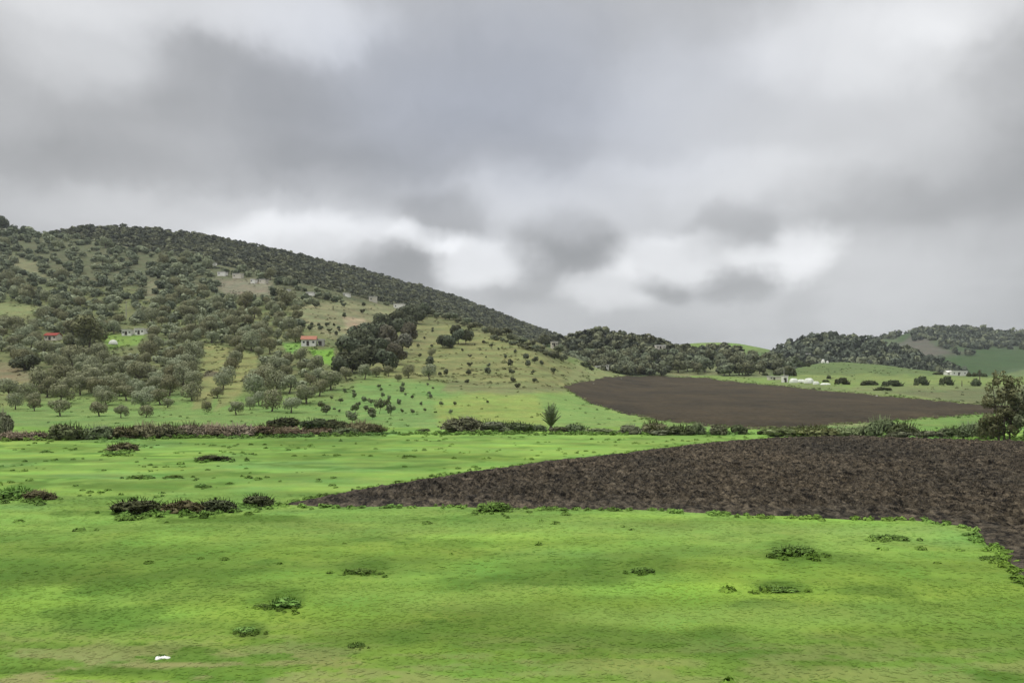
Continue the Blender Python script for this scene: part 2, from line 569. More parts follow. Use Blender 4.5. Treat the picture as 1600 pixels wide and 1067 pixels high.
def meadow_colour(X, Y):
    """own colour of the grass: young crop, rank weeds, dry stalks near the verge"""
    px = 800 + F * X / Y; row = HZ + F * CAMZ / Y
    n = len(X)
    c = np.tile(C_MEADOW, (n, 1))
    w = sstep(780, 900, row)[:, None]
    c = c * (1 - w) + C_FORE * w
    # sown strips and fresher or duller drifts
    q = fbm(X / 7.0, Y / 2.6, 21, 4)
    c = c * (1 + 0.9 * (q - 0.5))[:, None]
    c = c * (1 + 0.5 * (fbm(X / 3.4, Y / 0.9, 23, 4) - 0.5))[:, None]
    yel = sstep(0.50, 0.68, fbm(X / 11.0 + 4, Y / 3.5, 31, 4))[:, None]
    c = c * (1 - yel) + c * G(1.08, 1.04, 0.92) * yel
    blu = sstep(0.52, 0.70, fbm(X / 9.0 - 7, Y / 6.5, 41, 4))[:, None] * sstep(1200, 760, row)[:, None]
    c = c * (1 - blu) + c * G(0.86, 0.95, 1.2) * blu
    # rank weed patches
    p2 = fbm(X / 2.6, Y / 2.2, 51, 4)
    wd = sstep(0.60, 0.74, p2)[:, None] * 0.65
    c = c * (1 - wd) + G(0.062, 0.135, 0.016) * wd
    patches = [(130, 880, 330, 70, .32), (110, 905, 190, 22, .6), (290, 900, 130, 16, .5), (450, 938, 45, 24, .8), (390, 980, 40, 18, .7), (560, 888, 45, 14, .7), (330, 690, 160, 10, .25),
               (500, 690, 160, 10, .35), (820, 905, 210, 14, .55), (890, 890, 120, 20, .4), (1000, 885, 60, 16, .5), (1215, 917, 50, 12, .85), (1240, 860, 60, 26, .6),
               (1380, 925, 120, 26, .5), (1180, 945, 60, 9, .6), (740, 995, 130, 30, .45), (930, 1010, 130, 30, .5), (1090, 1010, 110, 26, .55), (1260, 1030, 160, 26, .45),
               (1420, 1010, 160, 40, .35), (1570, 1055, 60, 20, .7), (700, 850, 80, 10, .35), (80, 700, 70, 6, .4), (60, 720, 120, 6, .4), (250, 760, 130, 8, .4),
               (110, 862, 70, 6, .6), (370, 812, 130, 9, .6), (330, 830, 60, 8, .35), (540, 712, 260, 7, .35), (640, 733, 120, 6, .3), (760, 715, 120, 5, .35), (900, 722, 90, 4, .35),
               (230, 1010, 130, 9, .6), (150, 1045, 200, 10, .6), (1300, 870, 60, 12, .4), (600, 1000, 60, 16, .4), (1000, 790, 190, 5, .35)]
    jx = (fbm(X / 1.7, Y / 1.7, 61, 4) - 0.5); jy = (fbm(X / 1.7 + 50, Y / 1.7, 62, 4) - 0.5)
    for a, b, rx, ry, k in patches:
        d = np.hypot((px - a) / rx + jx * 1.6, (row - b) / ry + jy * 1.6)
        e = (sstep(1.2, 0.45, d) * min(.95, k * 1.55))[:, None]
        c = c * (1 - e) + G(0.076, 0.142, 0.017) * e
    lights = [(650, 760, 300, 14, .5), (250, 735, 220, 8, .35), (900, 705, 300, 6, .4), (1050, 690, 180, 5, .4), (1000, 830, 420, 16, .5), (1330, 840, 260, 22, .45), (700, 935, 160, 26, .4),
              (1120, 960, 330, 22, .5), (480, 830, 260, 14, .25), (50, 690, 90, 5, .5), (120, 668, 10, 2, .2)]
    for a, b, rx, ry, k in lights:
        d = np.hypot((px - a) / rx + jx * 1.2, (row - b) / ry + jy * 1.2)
        e = (sstep(1.3, 0.2, d) * k)[:, None]
        c = c * (1 - e) + G(0.205, 0.305, 0.066) * e
    # drier verge by the road
    dry = (sstep(965, 1050, row + 60 * jx) * (0.45 + 0.5 * sstep(900, 200, px)) * sstep(0.40, 0.6, fbm(X / 0.9, Y / 0.35, 71, 3)))[:, None]
    c = c * (1 - dry) + G(0.215, 0.225, 0.085) * dry
    return np.clip(c, 0.005, 0.6)


def zones(px, row, base, zs, seed=0, wob=7.0):
    """field colours: polygons in order, each with a ragged soft edge"""
    n = len(px)
    c = np.tile(G(*base), (n, 1)) if not isinstance(base, np.ndarray) else base.copy()
    j = (fbm(px / 16.0, row / 9.0, 81 + seed, 4) - 0.5) * wob
    for poly, colr, soft in zs:
        d = poly_sd(px, row, poly) + j * min(1.0, soft / 3.0)
        w = sstep(-soft, soft, d)[:, None]
        c = c * (1 - w) + G(*colr) * w
    return c


GREEN_FOOT = (0.142, 0.225, 0.062)
SLOPE_ZONES = [
    ([(-700, 300), (480, 420), (640, 470), (700, 470), (640, 560), (520, 610), (-700, 625)], (0.125, 0.142, 0.058), 14),
    ([(-700, 300), (620, 300), (700, 495), (450, 470), (200, 450), (-700, 440)], (0.092, 0.102, 0.052), 14),
    # foot of the grove
    ([(-700, 638), (120, 641), (250, 640), (330, 626), (420, 634), (520, 634), (640, 585), (720, 600), (760, 680), (-700, 700)], GREEN_FOOT, 7),
    ([(520, 640), (560, 600), (640, 588), (720, 605), (740, 640), (700, 668), (560, 668)], (0.142, 0.232, 0.066), 7),
    # knoll with dry turf
    ([(560, 560), (640, 490), (690, 480), (780, 508), (850, 535), (905, 575), (890, 612), (780, 618), (700, 600), (600, 590)], (0.190, 0.205, 0.078), 8),
    ([(640, 500), (680, 495), (700, 520), (640, 560), (590, 585), (570, 575)], (0.185, 0.195, 0.082), 8),
    ([(640, 470), (690, 478), (780, 506), (880, 545), (900, 560), (860, 560), (770, 525), (700, 508), (640, 500)], (0.150, 0.160, 0.070), 6),
    ([(680, 628), (760, 612), (900, 612), (960, 640), (1100, 690), (690, 690)], (0.200, 0.265, 0.066), 10),
    ([(840, 618), (900, 612), (990, 650), (1120, 672), (860, 676)], (0.165, 0.255, 0.070), 8),
    ([(700, 590), (760, 598), (870, 600), (890, 610), (800, 616), (690, 612)], (0.165, 0.185, 0.075), 4),
    ([(590, 668), (690, 668), (700, 690), (590, 690)], (0.240, 0.310, 0.090), 4),
    # pasture strips on the lower grove
    ([(322, 540), (358, 542), (350, 590), (330, 632), (300, 640)], (0.195, 0.205, 0.078), 5),
    ([(366, 544), (404, 556), (400, 575), (368, 625), (335, 642), (350, 600)], (0.205, 0.215, 0.080), 5),
    ([(320, 580), (372, 582), (350, 588), (318, 590)], (0.11, 0.10, 0.06), 3),
    ([(-40, 572), (20, 568), (60, 590), (40, 618), (-40, 622)], (0.170, 0.150, 0.082), 6),
    ([(-40, 600), (70, 596), (110, 620), (-40, 640)], (0.160, 0.190, 0.070), 6),
    ([(150, 522), (230, 522), (215, 538), (170, 545)], (0.150, 0.235, 0.050), 4),
    ([(440, 536), (470, 536), (464, 556), (448, 548)], (0.150, 0.270, 0.058), 3),
    ([(484, 546), (522, 544), (524, 572), (500, 568), (490, 558)], (0.145, 0.285, 0.040), 3),
    ([(-40, 470), (40, 472), (62, 482), (40, 494), (-40, 494)], (0.165, 0.190, 0.080), 4),
    ([(10, 395), (60, 410), (80, 440), (30, 430)], (0.155, 0.160, 0.085), 5),
    ([(220, 440), (250, 436), (246, 470), (215, 468)], (0.150, 0.150, 0.085), 4),
    ([(265, 376), (292, 374), (296, 390), (262, 394)], (0.150, 0.160, 0.085), 4),
    ([(335, 438), (420, 436), (430, 458), (350, 462)], (0.175, 0.165, 0.115), 5),
    # terraces below the hamlet
    ([(455, 478), (540, 470), (640, 482), (650, 496), (600, 515), (520, 530), (478, 512)], (0.205, 0.210, 0.110), 6),
    ([(535, 496), (570, 498), (580, 510), (545, 520)], (0.330, 0.270, 0.175), 4),
    # right-hand fields
    ([(905, 560), (1010, 574), (1010, 592), (930, 600), (880, 596)], (0.185, 0.210, 0.085), 6),
    ([(990, 578), (1250, 590), (1600, 588), (2300, 590), (2300, 700), (1540, 640), (1200, 604), (1000, 588)], (0.155, 0.225, 0.060), 4),
    ([(1210, 596), (1320, 604), (1420, 600), (2300, 596), (2300, 634), (1540, 634), (1330, 612), (1230, 606)], (0.150, 0.185, 0.070), 4),
    ([(1380, 612), (1560, 606), (2300, 606), (2300, 634), (1540, 632)], (0.120, 0.138, 0.062), 3),
    ([(1230, 572), (1290, 562), (1420, 570), (1600, 590), (1600, 597), (1300, 592), (1230, 590)], (0.105, 0.150, 0.050), 5),
    ([(1240, 584), (1500, 588), (1600, 592), (2300, 592), (2300, 600), (1300, 600), (1240, 594)], (0.165, 0.215, 0.066), 3),
    ([(1280, 662), (1400, 652), (1540, 645), (2300, 640), (2300, 700), (1300, 700)], (0.132, 0.215, 0.054), 4),
    ([(1180, 668), (1340, 660), (1420, 664), (1360, 690), (1180, 690)], (0.210, 0.240, 0.100), 5),
]
FAR_FIELD = [(882, 603), (905, 598), (960, 588), (1010, 586), (1100, 591), (1200, 602), (1300, 611), (1400, 621), (1545, 634), (1700, 640), (1700, 642), (1542, 646), (1420, 655),
             (1330, 661), (1250, 668), (1180, 669), (1100, 664), (1030, 656), (970, 644), (920, 628), (895, 614)]
NEAR_FIELD = [(425, 788), (640, 752), (850, 724), (1000, 705), (1120, 692), (1190, 686), (1300, 684), (1400, 686), (1600, 692), (2300, 700), (2300, 1150), (1640, 935), (1590, 898), (1555, 860),
              (1510, 826), (1440, 815), (1200, 808), (1000, 797), (860, 796), (740, 793), (600, 791), (500, 791)]


def slope_colour(px, row):
    X = (px - 800) * depth_slope(px, row) / F
    c = zones(px, row, (0.145, 0.215, 0.062), SLOPE_ZONES)
    # contour terracing of the turf
    t = 0.5 + 0.5 * np.sin(row * 0.62 + 5.0 * fbm(px / 60.0, row / 20.0, 91, 3))
    k = sstep(0, 8, poly_sd(px, row, [(455, 478), (640, 476), (690, 480), (900, 560), (890, 612), (700, 612), (600, 590), (520, 530)]))
    c = c * (1 - 0.22 * k * t)[:, None]
    return c


# ------------------------------------------------------------------ ground, slope and hills
def grid_quads(nr, nc):
    i = np.arange(nr - 1)[:, None] * nc + np.arange(nc - 1)[None, :]
    return np.stack([i, i + 1, i + nc + 1, i + nc], -1).reshape(-1, 4)


def build_ground():
    # fan-shaped sheet, fine near the road, reaching out to the horizon
    Y = np.concatenate([np.linspace(-40, 8, 12), np.geomspace(9, 130, 330), np.geomspace(140, 9000, 40)])
    S = np.concatenate([np.linspace(-6, -0.85, 24)[:-1], np.linspace(-0.85, 0.85, 460), np.linspace(0.85, 6, 24)[1:]])
    YY, SS = np.meshgrid(Y, S, indexing='ij')
    W = np.maximum(YY, 9.0) + 0.0
    XX = SS * W
    Z = ground_z(XX, YY)
    n = XX.size
    c = meadow_colour(XX.ravel(), np.maximum(YY.ravel(), 9.0))
    farw = sstep(125, 200, YY.ravel())[:, None]
    c = c * (1 - farw) + G(0.13, 0.19, 0.06) * farw
    V = np.stack([XX.ravel(), YY.ravel(), Z.ravel()], -1)
    me = np_mesh('meadow', V, grid_quads(len(Y), len(S)), M['meadow'], c, True)
    tag(obj('meadow', me), 'bright green meadow of young crop in front of the hedge', 'meadow', kind='structure')


def build_slope():
    us = np.concatenate([np.arange(-700, -60, 20), np.arange(-60, 1660, 2.5), np.arange(1660, 2301, 20)])
    ts = np.concatenate([np.linspace(0, 1, 330), 1 + np.linspace(0, 1, 14)[1:]])
    U, T = np.meshgrid(us, ts, indexing='xy')
    cr = crest_slope(U)
    row = 700 + (cr - 700) * np.clip(T, 0, 1)
    D = depth_slope(U, row)
    P = to_world(U, row, D)
    b = np.clip(T - 1, 0, 1)
    zc = P[..., 2].copy()
    P[..., 2] = zc - (zc + 8) * b ** 1.5 * 0.9
    P[..., 1] += 160 * b
    P[..., 0] = (U - 800) / F * P[..., 1]
    P[..., 2] += slope_bump(P[..., 0], P[..., 1]) - 0.6 * sstep(664, 676, row)
    c = slope_colour(U.ravel(), row.ravel())
    me = np_mesh('hillside', P.reshape(-1, 3), grid_quads(len(ts), len(us)), M['hillgrass'], c, True)
    tag(obj('hillside', me), 'grassy slope of fields and pasture rising behind the hedge to the wooded hill', 'hillside', kind='structure')


def build_hill(key, name, label, base, zs, mat='fargrass', step=4.0):
    L = LAYERS[key]
    us = np.arange(L.u0, L.u1 + step, step)
    ts = np.concatenate([np.linspace(-0.12, 1, 70), 1 + np.linspace(0, 1, 12)[1:]])
    U, T = np.meshgrid(us, ts, indexing='xy')
    P = L.at(U, T)
    P[..., 2] -= 6 * np.clip(-T, 0, 1) / 0.12
    P[..., 2] += 1.6 * (fbm(P[..., 0] / 25, P[..., 1] / 25, 121, 4) - 0.5)
    px, row = pix(P)
    c = zones(U.ravel(), row.ravel(), base, zs, 5)
    me = np_mesh(name, P.reshape(-1, 3), grid_quads(len(ts), len(us)), M[mat], c, True)
    tag(obj(name, me), label, 'hill', kind='structure')


build_ground()
build_slope()
build_hill('main', 'hill', 'big dark scrub-covered hill whose ridge runs down to the middle of the valley', (0.080, 0.085, 0.052), [])
build_hill('ridge', 'hill', 'low tree-covered ridge behind the far ploughed field', (0.095, 0.125, 0.055),
           [([(880, 545), (1000, 545), (1010, 556), (890, 556)], (0.13, 0.165, 0.10), 4), ([(1030, 570), (1200, 575), (1200, 600), (1020, 600)], (0.165, 0.185, 0.085), 5),
            ([(1150, 545), (1230, 562), (1240, 585), (1190, 572)], (0.140, 0.170, 0.065), 5), ([(1018, 566), (1040, 566), (1044, 580), (1020, 580)], (0.18, 0.185, 0.15), 3)])
build_hill('green', 'hill', 'smooth bright green field on the skyline behind the tree-covered ridge', (0.150, 0.230, 0.060), [([(1000, 545), (1300, 545), (1300, 600), (1000, 600)], (0.10, 0.15, 0.05), 6)])
build_hill('wood', 'hill', 'round hill under dark woodland beyond the green fields', (0.075, 0.095, 0.055), [([(1380, 570), (1560, 570), (1560, 600), (1380, 600)], (0.12, 0.15, 0.09), 5)])
build_hill('far', 'hill', 'distant hill with woods on its top and green fields below', (0.043, 0.080, 0.024),
           [([(1250, 540), (1420, 510), (1400, 540), (1330, 556)], (0.082, 0.110, 0.052), 5), ([(1395, 540), (1450, 512), (1462, 540), (1520, 552), (1440, 560), (1380, 556)], (0.095, 0.092, 0.070), 5),
            ([(1450, 505), (2300, 505), (2300, 545), (1500, 545), (1455, 535)], (0.080, 0.100, 0.055), 5), ([(1540, 590), (1600, 574), (2300, 570), (2300, 600), (1540, 600)], (0.120, 0.165, 0.062), 3),
            ([(1555, 583), (1610, 572), (1700, 570), (1700, 573), (1600, 578), (1560, 585)], (0.06, 0.10, 0.045), 2)])


def build_far_field():
    us = np.arange(870, 1710, 2.0); rs = np.arange(580, 676, 0.6)
    U, Rr = np.meshgrid(us, rs, indexing='xy')
    jit = (fbm(U / 12, Rr / 6, 131, 4) - 0.5) * 4
    sd = poly_sd(U, Rr, FAR_FIELD) + jit
    D = depth_slope(U, Rr)
    P = to_world(U, Rr, D)
    P[..., 2] += slope_bump(P[..., 0], P[..., 1])
    rough = 0.35 * sstep(240, 120, D) + 0.05
    P[..., 2] += np.clip(sd / 3.0, -1, 1) * 0.35 + 0.05 + rough * (fbm(P[..., 0] / 0.9, P[..., 1] / 1.4, 141, 3) - 0.5)
    q = grid_quads(len(rs), len(us))
    keep = (sd.ravel()[q] > -2.5).any(1)
    me = np_mesh('ploughed_field', P.reshape(-1, 3), q[keep], M['farsoil'], None, True)
    tag(obj('ploughed_field', me), 'smooth brown ploughed field on the rise beyond the hedge', 'field', kind='structure')


def clods(X, Y):
    a = fbm(X / 0.5, Y / 0.9, 151, 4, 0.65)
    r = 1 - np.abs(2 * fbm((X + .35 * Y) / 0.55 + 30, Y / 1.0, 161, 3, 0.6) - 1) * 2.4
    return 0.50 * (a - 0.5) + 0.34 * np.clip(r, 0, 1)


def build_near_field():
    Y = 32 * np.exp(np.linspace(0, math.log(98 / 22.0), 620)) * 22 / 32.0
    S = np.concatenate([np.arange(400, 1700, 1.5), np.arange(1700, 2330, 5)])
    YY, UU = np.meshgrid(Y, S, indexing='ij')
    X = (UU - 800) / F * YY
    row = HZ + F * CAMZ / YY
    jit = (fbm(X / 2.5, YY / 2.5, 171, 3) - 0.5) * 0.9
    PW = [((a - 800) / F * (F * CAMZ / (b - HZ)), F * CAMZ / (b - HZ)) for a, b in NEAR_FIELD]
    sd = poly_sd(X, YY, PW) + jit
    hgt = clods(X, YY) * np.clip(sd / 3.0, 0, 1)
    Z = ground_z(X, YY) + np.clip(sd / 0.8, -1, 1) * 0.14 - 0.02 + hgt
    q = grid_quads(len(Y), len(S))
    keep = (sd.ravel()[q] > -0.7).any(1)
    me = np_mesh('ploughed_field', np.stack([X, YY, Z], -1).reshape(-1, 3), q[keep], M['soil'], None, False)
    tag(obj('ploughed_field', me), 'dark freshly turned ploughed field cut into the meadow', 'field', kind='structure')
    return PW


build_far_field()
NEAR_W = build_near_field()

# ------------------------------------------------------------------ foliage shapes
def leaf_cloud(rs, lobes, n, size, aspect=1.5, up=0.12, jit=0.34, inner=0.12):
    """n leaf sprays on a heap of round lobes (x, y, z, r, squash)"""
    L = np.array(lobes, float)
    w = L[:, 3] ** 2; w /= w.sum()
    P = []; Nn = []
    tot = 0
    while tot < n:
        k = rs.choice(len(L), n, p=w)
        d = rs.normal(size=(n, 3)); d /= np.linalg.norm(d, axis=1)[:, None]
        rad = L[k, 3] * np.where(rs.rand(n) < inner, rs.uniform(0.3, 0.8, n), rs.uniform(0.82, 1.08, n))
        off = d * rad[:, None]; off[:, 2] *= L[k, 4]
        p = L[k, :3] + off
        buried = np.zeros(n, bool)
        for a in range(len(L)):
            q = p - L[a, :3]; q[:, 2] /= L[a, 4]
            buried |= (np.linalg.norm(q, axis=1) < 0.72 * L[a, 3]) & (k != a)
        ok = ~buried | (rs.rand(n) < 0.12)
        P.append(p[ok]); Nn.append(d[ok]); tot += ok.sum()
    p = np.concatenate(P)[:n]; d = np.concatenate(Nn)[:n]
    nrm = d + rs.normal(size=(n, 3)) * jit; nrm[:, 2] += up
    nrm /= np.linalg.norm(nrm, axis=1)[:, None]
    mid = np.average(L[:, :3], axis=0, weights=L[:, 3] ** 2)
    e = p - mid; e /= np.linalg.norm(e, axis=1)[:, None] + 1e-6
    sn = 0.75 * d + 0.55 * e + 0.35 * nrm
    a = rs.normal(size=(n, 3)); t = np.cross(nrm, a); t /= np.linalg.norm(t, axis=1)[:, None]
    b = np.cross(nrm, t)
    s = size * rs.uniform(0.6, 1.35, n)
    t = t * (s * aspect / 2)[:, None]; b = b * (s / 2)[:, None]
    k1 = rs.uniform(0.55, 1.0, n)[:, None]
    V = np.stack([p - t, p - b * k1 + nrm * (s * .12)[:, None], p + t, p + b + nrm * (s * .12)[:, None]], 1).reshape(-1, 3)
    sh = np.repeat(np.clip(rs.normal(0.5, 0.22, n), 0, 1), 4)
    return V, sh, np.repeat(sn, 4, 0)


def quads_n(n):
    return np.arange(n * 4).reshape(n, 4)


def tube(path, radii, seg=7):
    """tapered limb along a path -> V, Q"""
    path = np.array(path, float); V = []
    for i, (p, r) in enumerate(zip(path, radii)):
        d = path[min(i + 1, len(path) - 1)] - path[max(i - 1, 0)]
        d /= np.linalg.norm(d) + 1e-9
        a = np.cross(d, [0.3, 0.9, 0.1]); a /= np.linalg.norm(a) + 1e-9
        b = np.cross(d, a)
        for k in range(seg):
            t = 2 * math.pi * k / seg
            V.append(p + r * (math.cos(t) * a + math.sin(t) * b))
    Q = []
    for i in range(len(path) - 1):
        for k in range(seg):
            k2 = (k + 1) % seg
            Q.append((i * seg + k, i * seg + k2, (i + 1) * seg + k2, (i + 1) * seg + k))
    return np.array(V), np.array(Q)


def join(parts):
    V = []; Q = []; n = 0
    for v, q in parts:
        V.append(v); Q.append(np.asarray(q) + n); n += len(v)
    return np.concatenate(V), np.concatenate(Q)


def tree_trunk(rs, h, top, r0, lobes, nlimb=5):
    bend = rs.normal(size=2) * 0.12 * h
    parts = [tube([(0, 0, -0.25), (0, 0, 0.05), (bend[0] * .4, bend[1] * .4, h * .5), (bend[0], bend[1], h)], [r0 * 1.5, r0 * 1.15, r0 * .85, r0 * .75])]
    for k in range(min(nlimb, len(lobes))):
        x, y, z, r = lobes[k][:4]
        s = np.array([bend[0], bend[1], h * 0.95]); e = np.array([x, y, z + r * 0.2])
        m = (s + e) / 2 + rs.normal(size=3) * 0.12
        parts.append(tube([s, m, e], [r0 * .6, r0 * .4, r0 * .15], 5))
    return join(parts)


def olive_lobes(rs, w, h, hb):
    """crown of width w between heights hb and h"""
    L = []
    n = rs.randint(5, 11)
    cz = (hb + h) / 2
    ex, ey = rs.uniform(.78, 1.22, 2); lx, ly = rs.normal(size=2) * w * .06
    for k in range(n):
        a = 2 * math.pi * (k + rs.uniform(-.3, .3)) / n
        rr = w * 0.5 * rs.uniform(0.35, 0.66)
        r = w * rs.uniform(0.17, 0.27)
        L.append((rr * math.cos(a) * ex, rr * math.sin(a) * ey, cz + (h - hb) * rs.uniform(-0.26, 0.22), r, rs.uniform(.85, 1.15)))
    for k in range(rs.randint(2, 4)):
        L.append((lx + rs.normal() * w * .13, ly + rs.normal() * w * .13, cz + (h - hb) * rs.uniform(0.06, 0.34), w * rs.uniform(0.20, 0.28), 0.85))
    return L


PROTO = {}


def proto_tree(kind, i, w, h, hb, n, size, mat, r0):
    """crown mesh and trunk mesh of one tree form, about w wide and h tall"""
    key = (kind, i)
    if key not in PROTO:
        rs = np.random.RandomState(hash_int(kind) + 31 * i)
        L = olive_lobes(rs, w, h, hb)
        V, sh, sn = leaf_cloud(rs, L, n, size)
        cm = np_mesh(kind + '_crown', V, quads_n(n), M[mat], None, False, None, sh, sn)
        tv, tq = tree_trunk(rs, hb + (h - hb) * .25, h, r0, L)
        tm = np_mesh(kind + '_trunk', tv, tq, M['bark'], None, True)
        PROTO[key] = (cm, tm)
    return PROTO[key]


def hash_int(s):
    v = 7
    for ch in s:
        v = (v * 31 + ord(ch)) % 100003
    return v


def place_tree(name, kind, P, width, rs, label, cat, group=None, w=4.0, h=3.7, hb=0.45, n=1500, size=0.21, mat='olive', r0=0.16, forms=12, tall=1.0):
    cm, tm = proto_tree(kind, rs.randint(forms), w, h, hb, n, size, mat, r0)
    s = width / w
    t = empty(name, tuple(P), rs.uniform(0, 6.28), s)
    t.scale = (s, s, s * tall * rs.uniform(0.82, 1.18))
    obj('trunk', tm, t); obj('crown', cm, t)
    tag(t, label, cat, group)
    return t


ORD = ['zeroth', 'first', 'second', 'third', 'fourth', 'fifth', 'sixth', 'seventh', 'eighth', 'ninth', 'tenth', 'eleventh', 'twelfth', 'thirteenth', 'fourteenth', 'fifteenth', 'sixteenth',
       'seventeenth', 'eighteenth', 'nineteenth', 'twentieth']
TENS = {2: 'twenty', 3: 'thirty', 4: 'forty', 5: 'fifty', 6: 'sixty'}


def ordw(k):
    if k <= 20:
        return ORD[k]
    t, u = divmod(k, 10)
    return (TENS[t][:-1] + 'ieth') if u == 0 else TENS[t] + '-' + ORD[u]


rs = np.random.RandomState(5)

# front row of olive trees at the foot of the grove: px, row of the foot, width in px, look
FRONT = [(24, 640, 23, 'rounded olive tree, leftmost in the front row at the foot of the grove'),
         (54, 642, 20, 'olive tree second from the left in the front row of the grove'),
         (94, 650, 30, 'broad olive tree on a clear trunk, third in the front row of the grove'),
         (155, 650, 28, 'wide bushy olive tree, fourth in the front row of the grove'),
         (189, 653, 20, 'small olive tree on a thin trunk between two wider ones in the front row'),
         (228, 652, 23, 'olive tree directly in front of a column of taller olives in the front row'),
         (221, 640, 34, 'large olive tree just behind the front row above the brown bramble bank'),
         (262, 637, 16, 'little olive tree alone at the lower edge of the grove beside bright grass'),
         (300, 626, 32, 'big olive tree at the lower end of its column beside the first grass strip'),
         (265, 618, 30, 'olive tree uphill of the little lone one at the grove edge'),
         (323, 643, 17, 'pale thin young olive at the bottom of the grass strips'),
         (369, 648, 27, 'dark umbrella-shaped olive tree standing alone on bright grass below the strips'),
         (391, 640, 18, 'smaller olive tree beside the dark umbrella-shaped one'),
         (398, 619, 36, 'wide olive tree uphill behind the dark umbrella-shaped one'),
         (425, 643, 33, 'large round olive tree above the end of the reddish bank'),
         (455, 645, 29, 'round olive tree between the large round one and the sapling field'),
         (431, 614, 36, 'wide spreading olive tree in the second row above the reddish bank'),
         (479, 631, 37, 'largest olive tree at the corner of the sapling field'),
         (499, 619, 29, 'olive tree on the upper edge of the sapling field behind the largest one'),
         (517, 610, 36, 'broad olive tree halfway up the edge of the sapling field'),
         (541, 594, 22, 'round grey olive tree at the foot of the dark copse'),
         (570, 593, 23, 'pale round olive tree in front of the dark copse'),
         (588, 589, 18, 'small round olive tree to the side of the dark copse'),
         (607, 588, 17, 'small olive tree at the upper corner of the sapling field'),
         (622, 597, 13, 'low dark olive bush-tree at the foot of the knoll'),
         (638, 591, 20, 'olive tree at the foot of the knoll next to a lower dark one'),
         (671, 594, 25, 'tall round olive tree alone at the foot of the knoll slope'),
         (632, 558, 12, 'small round tree on the flank of the knoll below the copse'),
         (675, 557, 13, 'small round tree midway up the flank of the knoll')]
FRONT += [(px_, row_, w_, f'olive tree in the single file between the two grass strips, {t_}') for px_, row_, w_, t_ in (
    (340, 622, 22, 'lowest of the file'), (349, 608, 27, 'second from its lower end'), (355, 597, 26, 'third from its lower end'), (361, 585, 24, 'third from its upper end'), (367, 573, 24, 'second from its upper end'), (372, 561, 21, 'highest of the file'))]
for px, row, wpx, lab in FRONT:
    P = at_slope(px, row)
    place_tree('olive_tree', 'olive', P, 1.04 * wpx * P[1] / F, rs, lab, 'olive tree', 'olive trees at the grove foot')

HAMLET = [(334, 415, 8, 4, 'white'), (354, 416, 8, 4, 'white'), (385, 411, 12, 6, 'grey'), (348, 431, 13, 5, 'white'), (372, 435, 14, 6, 'beige'), (397, 442, 7, 5, 'white'), (412, 442, 11, 5, 'beige'), (432, 425, 9, 4, 'white'),
          (440, 430, 6, 4, 'white'), (450, 456, 8, 4, 'white'), (469, 437, 10, 4, 'beige'), (490, 446, 8, 4, 'white'), (486, 461, 12, 4, 'white'), (504, 451, 5, 4, 'grey'), (515, 454, 9, 5, 'beige'), (526, 457, 12, 7, 'grey'),
          (542, 463, 9, 4, 'white'), (557, 464, 10, 4, 'grey'), (572, 467, 8, 4, 'beige'), (583, 472, 12, 7, 'beige'), (624, 482, 16, 7, 'white'), (650, 485, 10, 5, 'beige'), (697, 495, 10, 4, 'grey')]
CLEAR = [  # no trees here
    [(314, 538), (404, 548), (402, 584), (374, 634), (330, 645), (300, 645)],
    [(-200, 572), (18, 566), (52, 588), (40, 620), (-200, 628)],
    [(148, 524), (232, 522), (226, 556), (166, 562)],
    [(438, 537), (472, 537), (468, 568), (448, 566)],
    [(482, 546), (526, 544), (528, 588), (500, 586), (486, 568)],
    [(-200, 470), (34, 474), (60, 482), (50, 506), (-200, 506)],
    [(226, 442), (246, 438), (242, 476), (218, 474)],
    [(266, 378), (290, 376), (294, 398), (264, 400)],
    [(340, 442), (418, 438), (426, 468), (352, 472)],
    [(456, 480), (540, 472), (646, 484), (650, 496), (600, 520), (520, 542), (480, 526)],
    [(466, 520), (518, 520), (520, 562), (464, 562)],
    [(66, 518), (100, 518), (100, 552), (66, 552)],
    [(164, 524), (188, 524), (188, 560), (164, 560)],
    [(188, 512), (234, 510), (234, 548), (188, 548)],
    [(15, 398), (56, 412), (70, 436), (32, 428)],
    [(186, 470), (208, 470), (210, 508), (188, 508)],
    [(520, 590), (560, 560), (530, 500), (650, 488), (700, 480), (960, 560), (1000, 700), (480, 700)],
    [(505, 612), (540, 600), (700, 560), (720, 700), (480, 700)],
]
SPARSE = [[(-200, 560), (60, 556), (110, 610), (-200, 640)], [(456, 470), (650, 476), (640, 520), (500, 530)], [(330, 405), (480, 420), (480, 470), (330, 465)], [(0, 380), (200, 360), (320, 400), (60, 460)]]


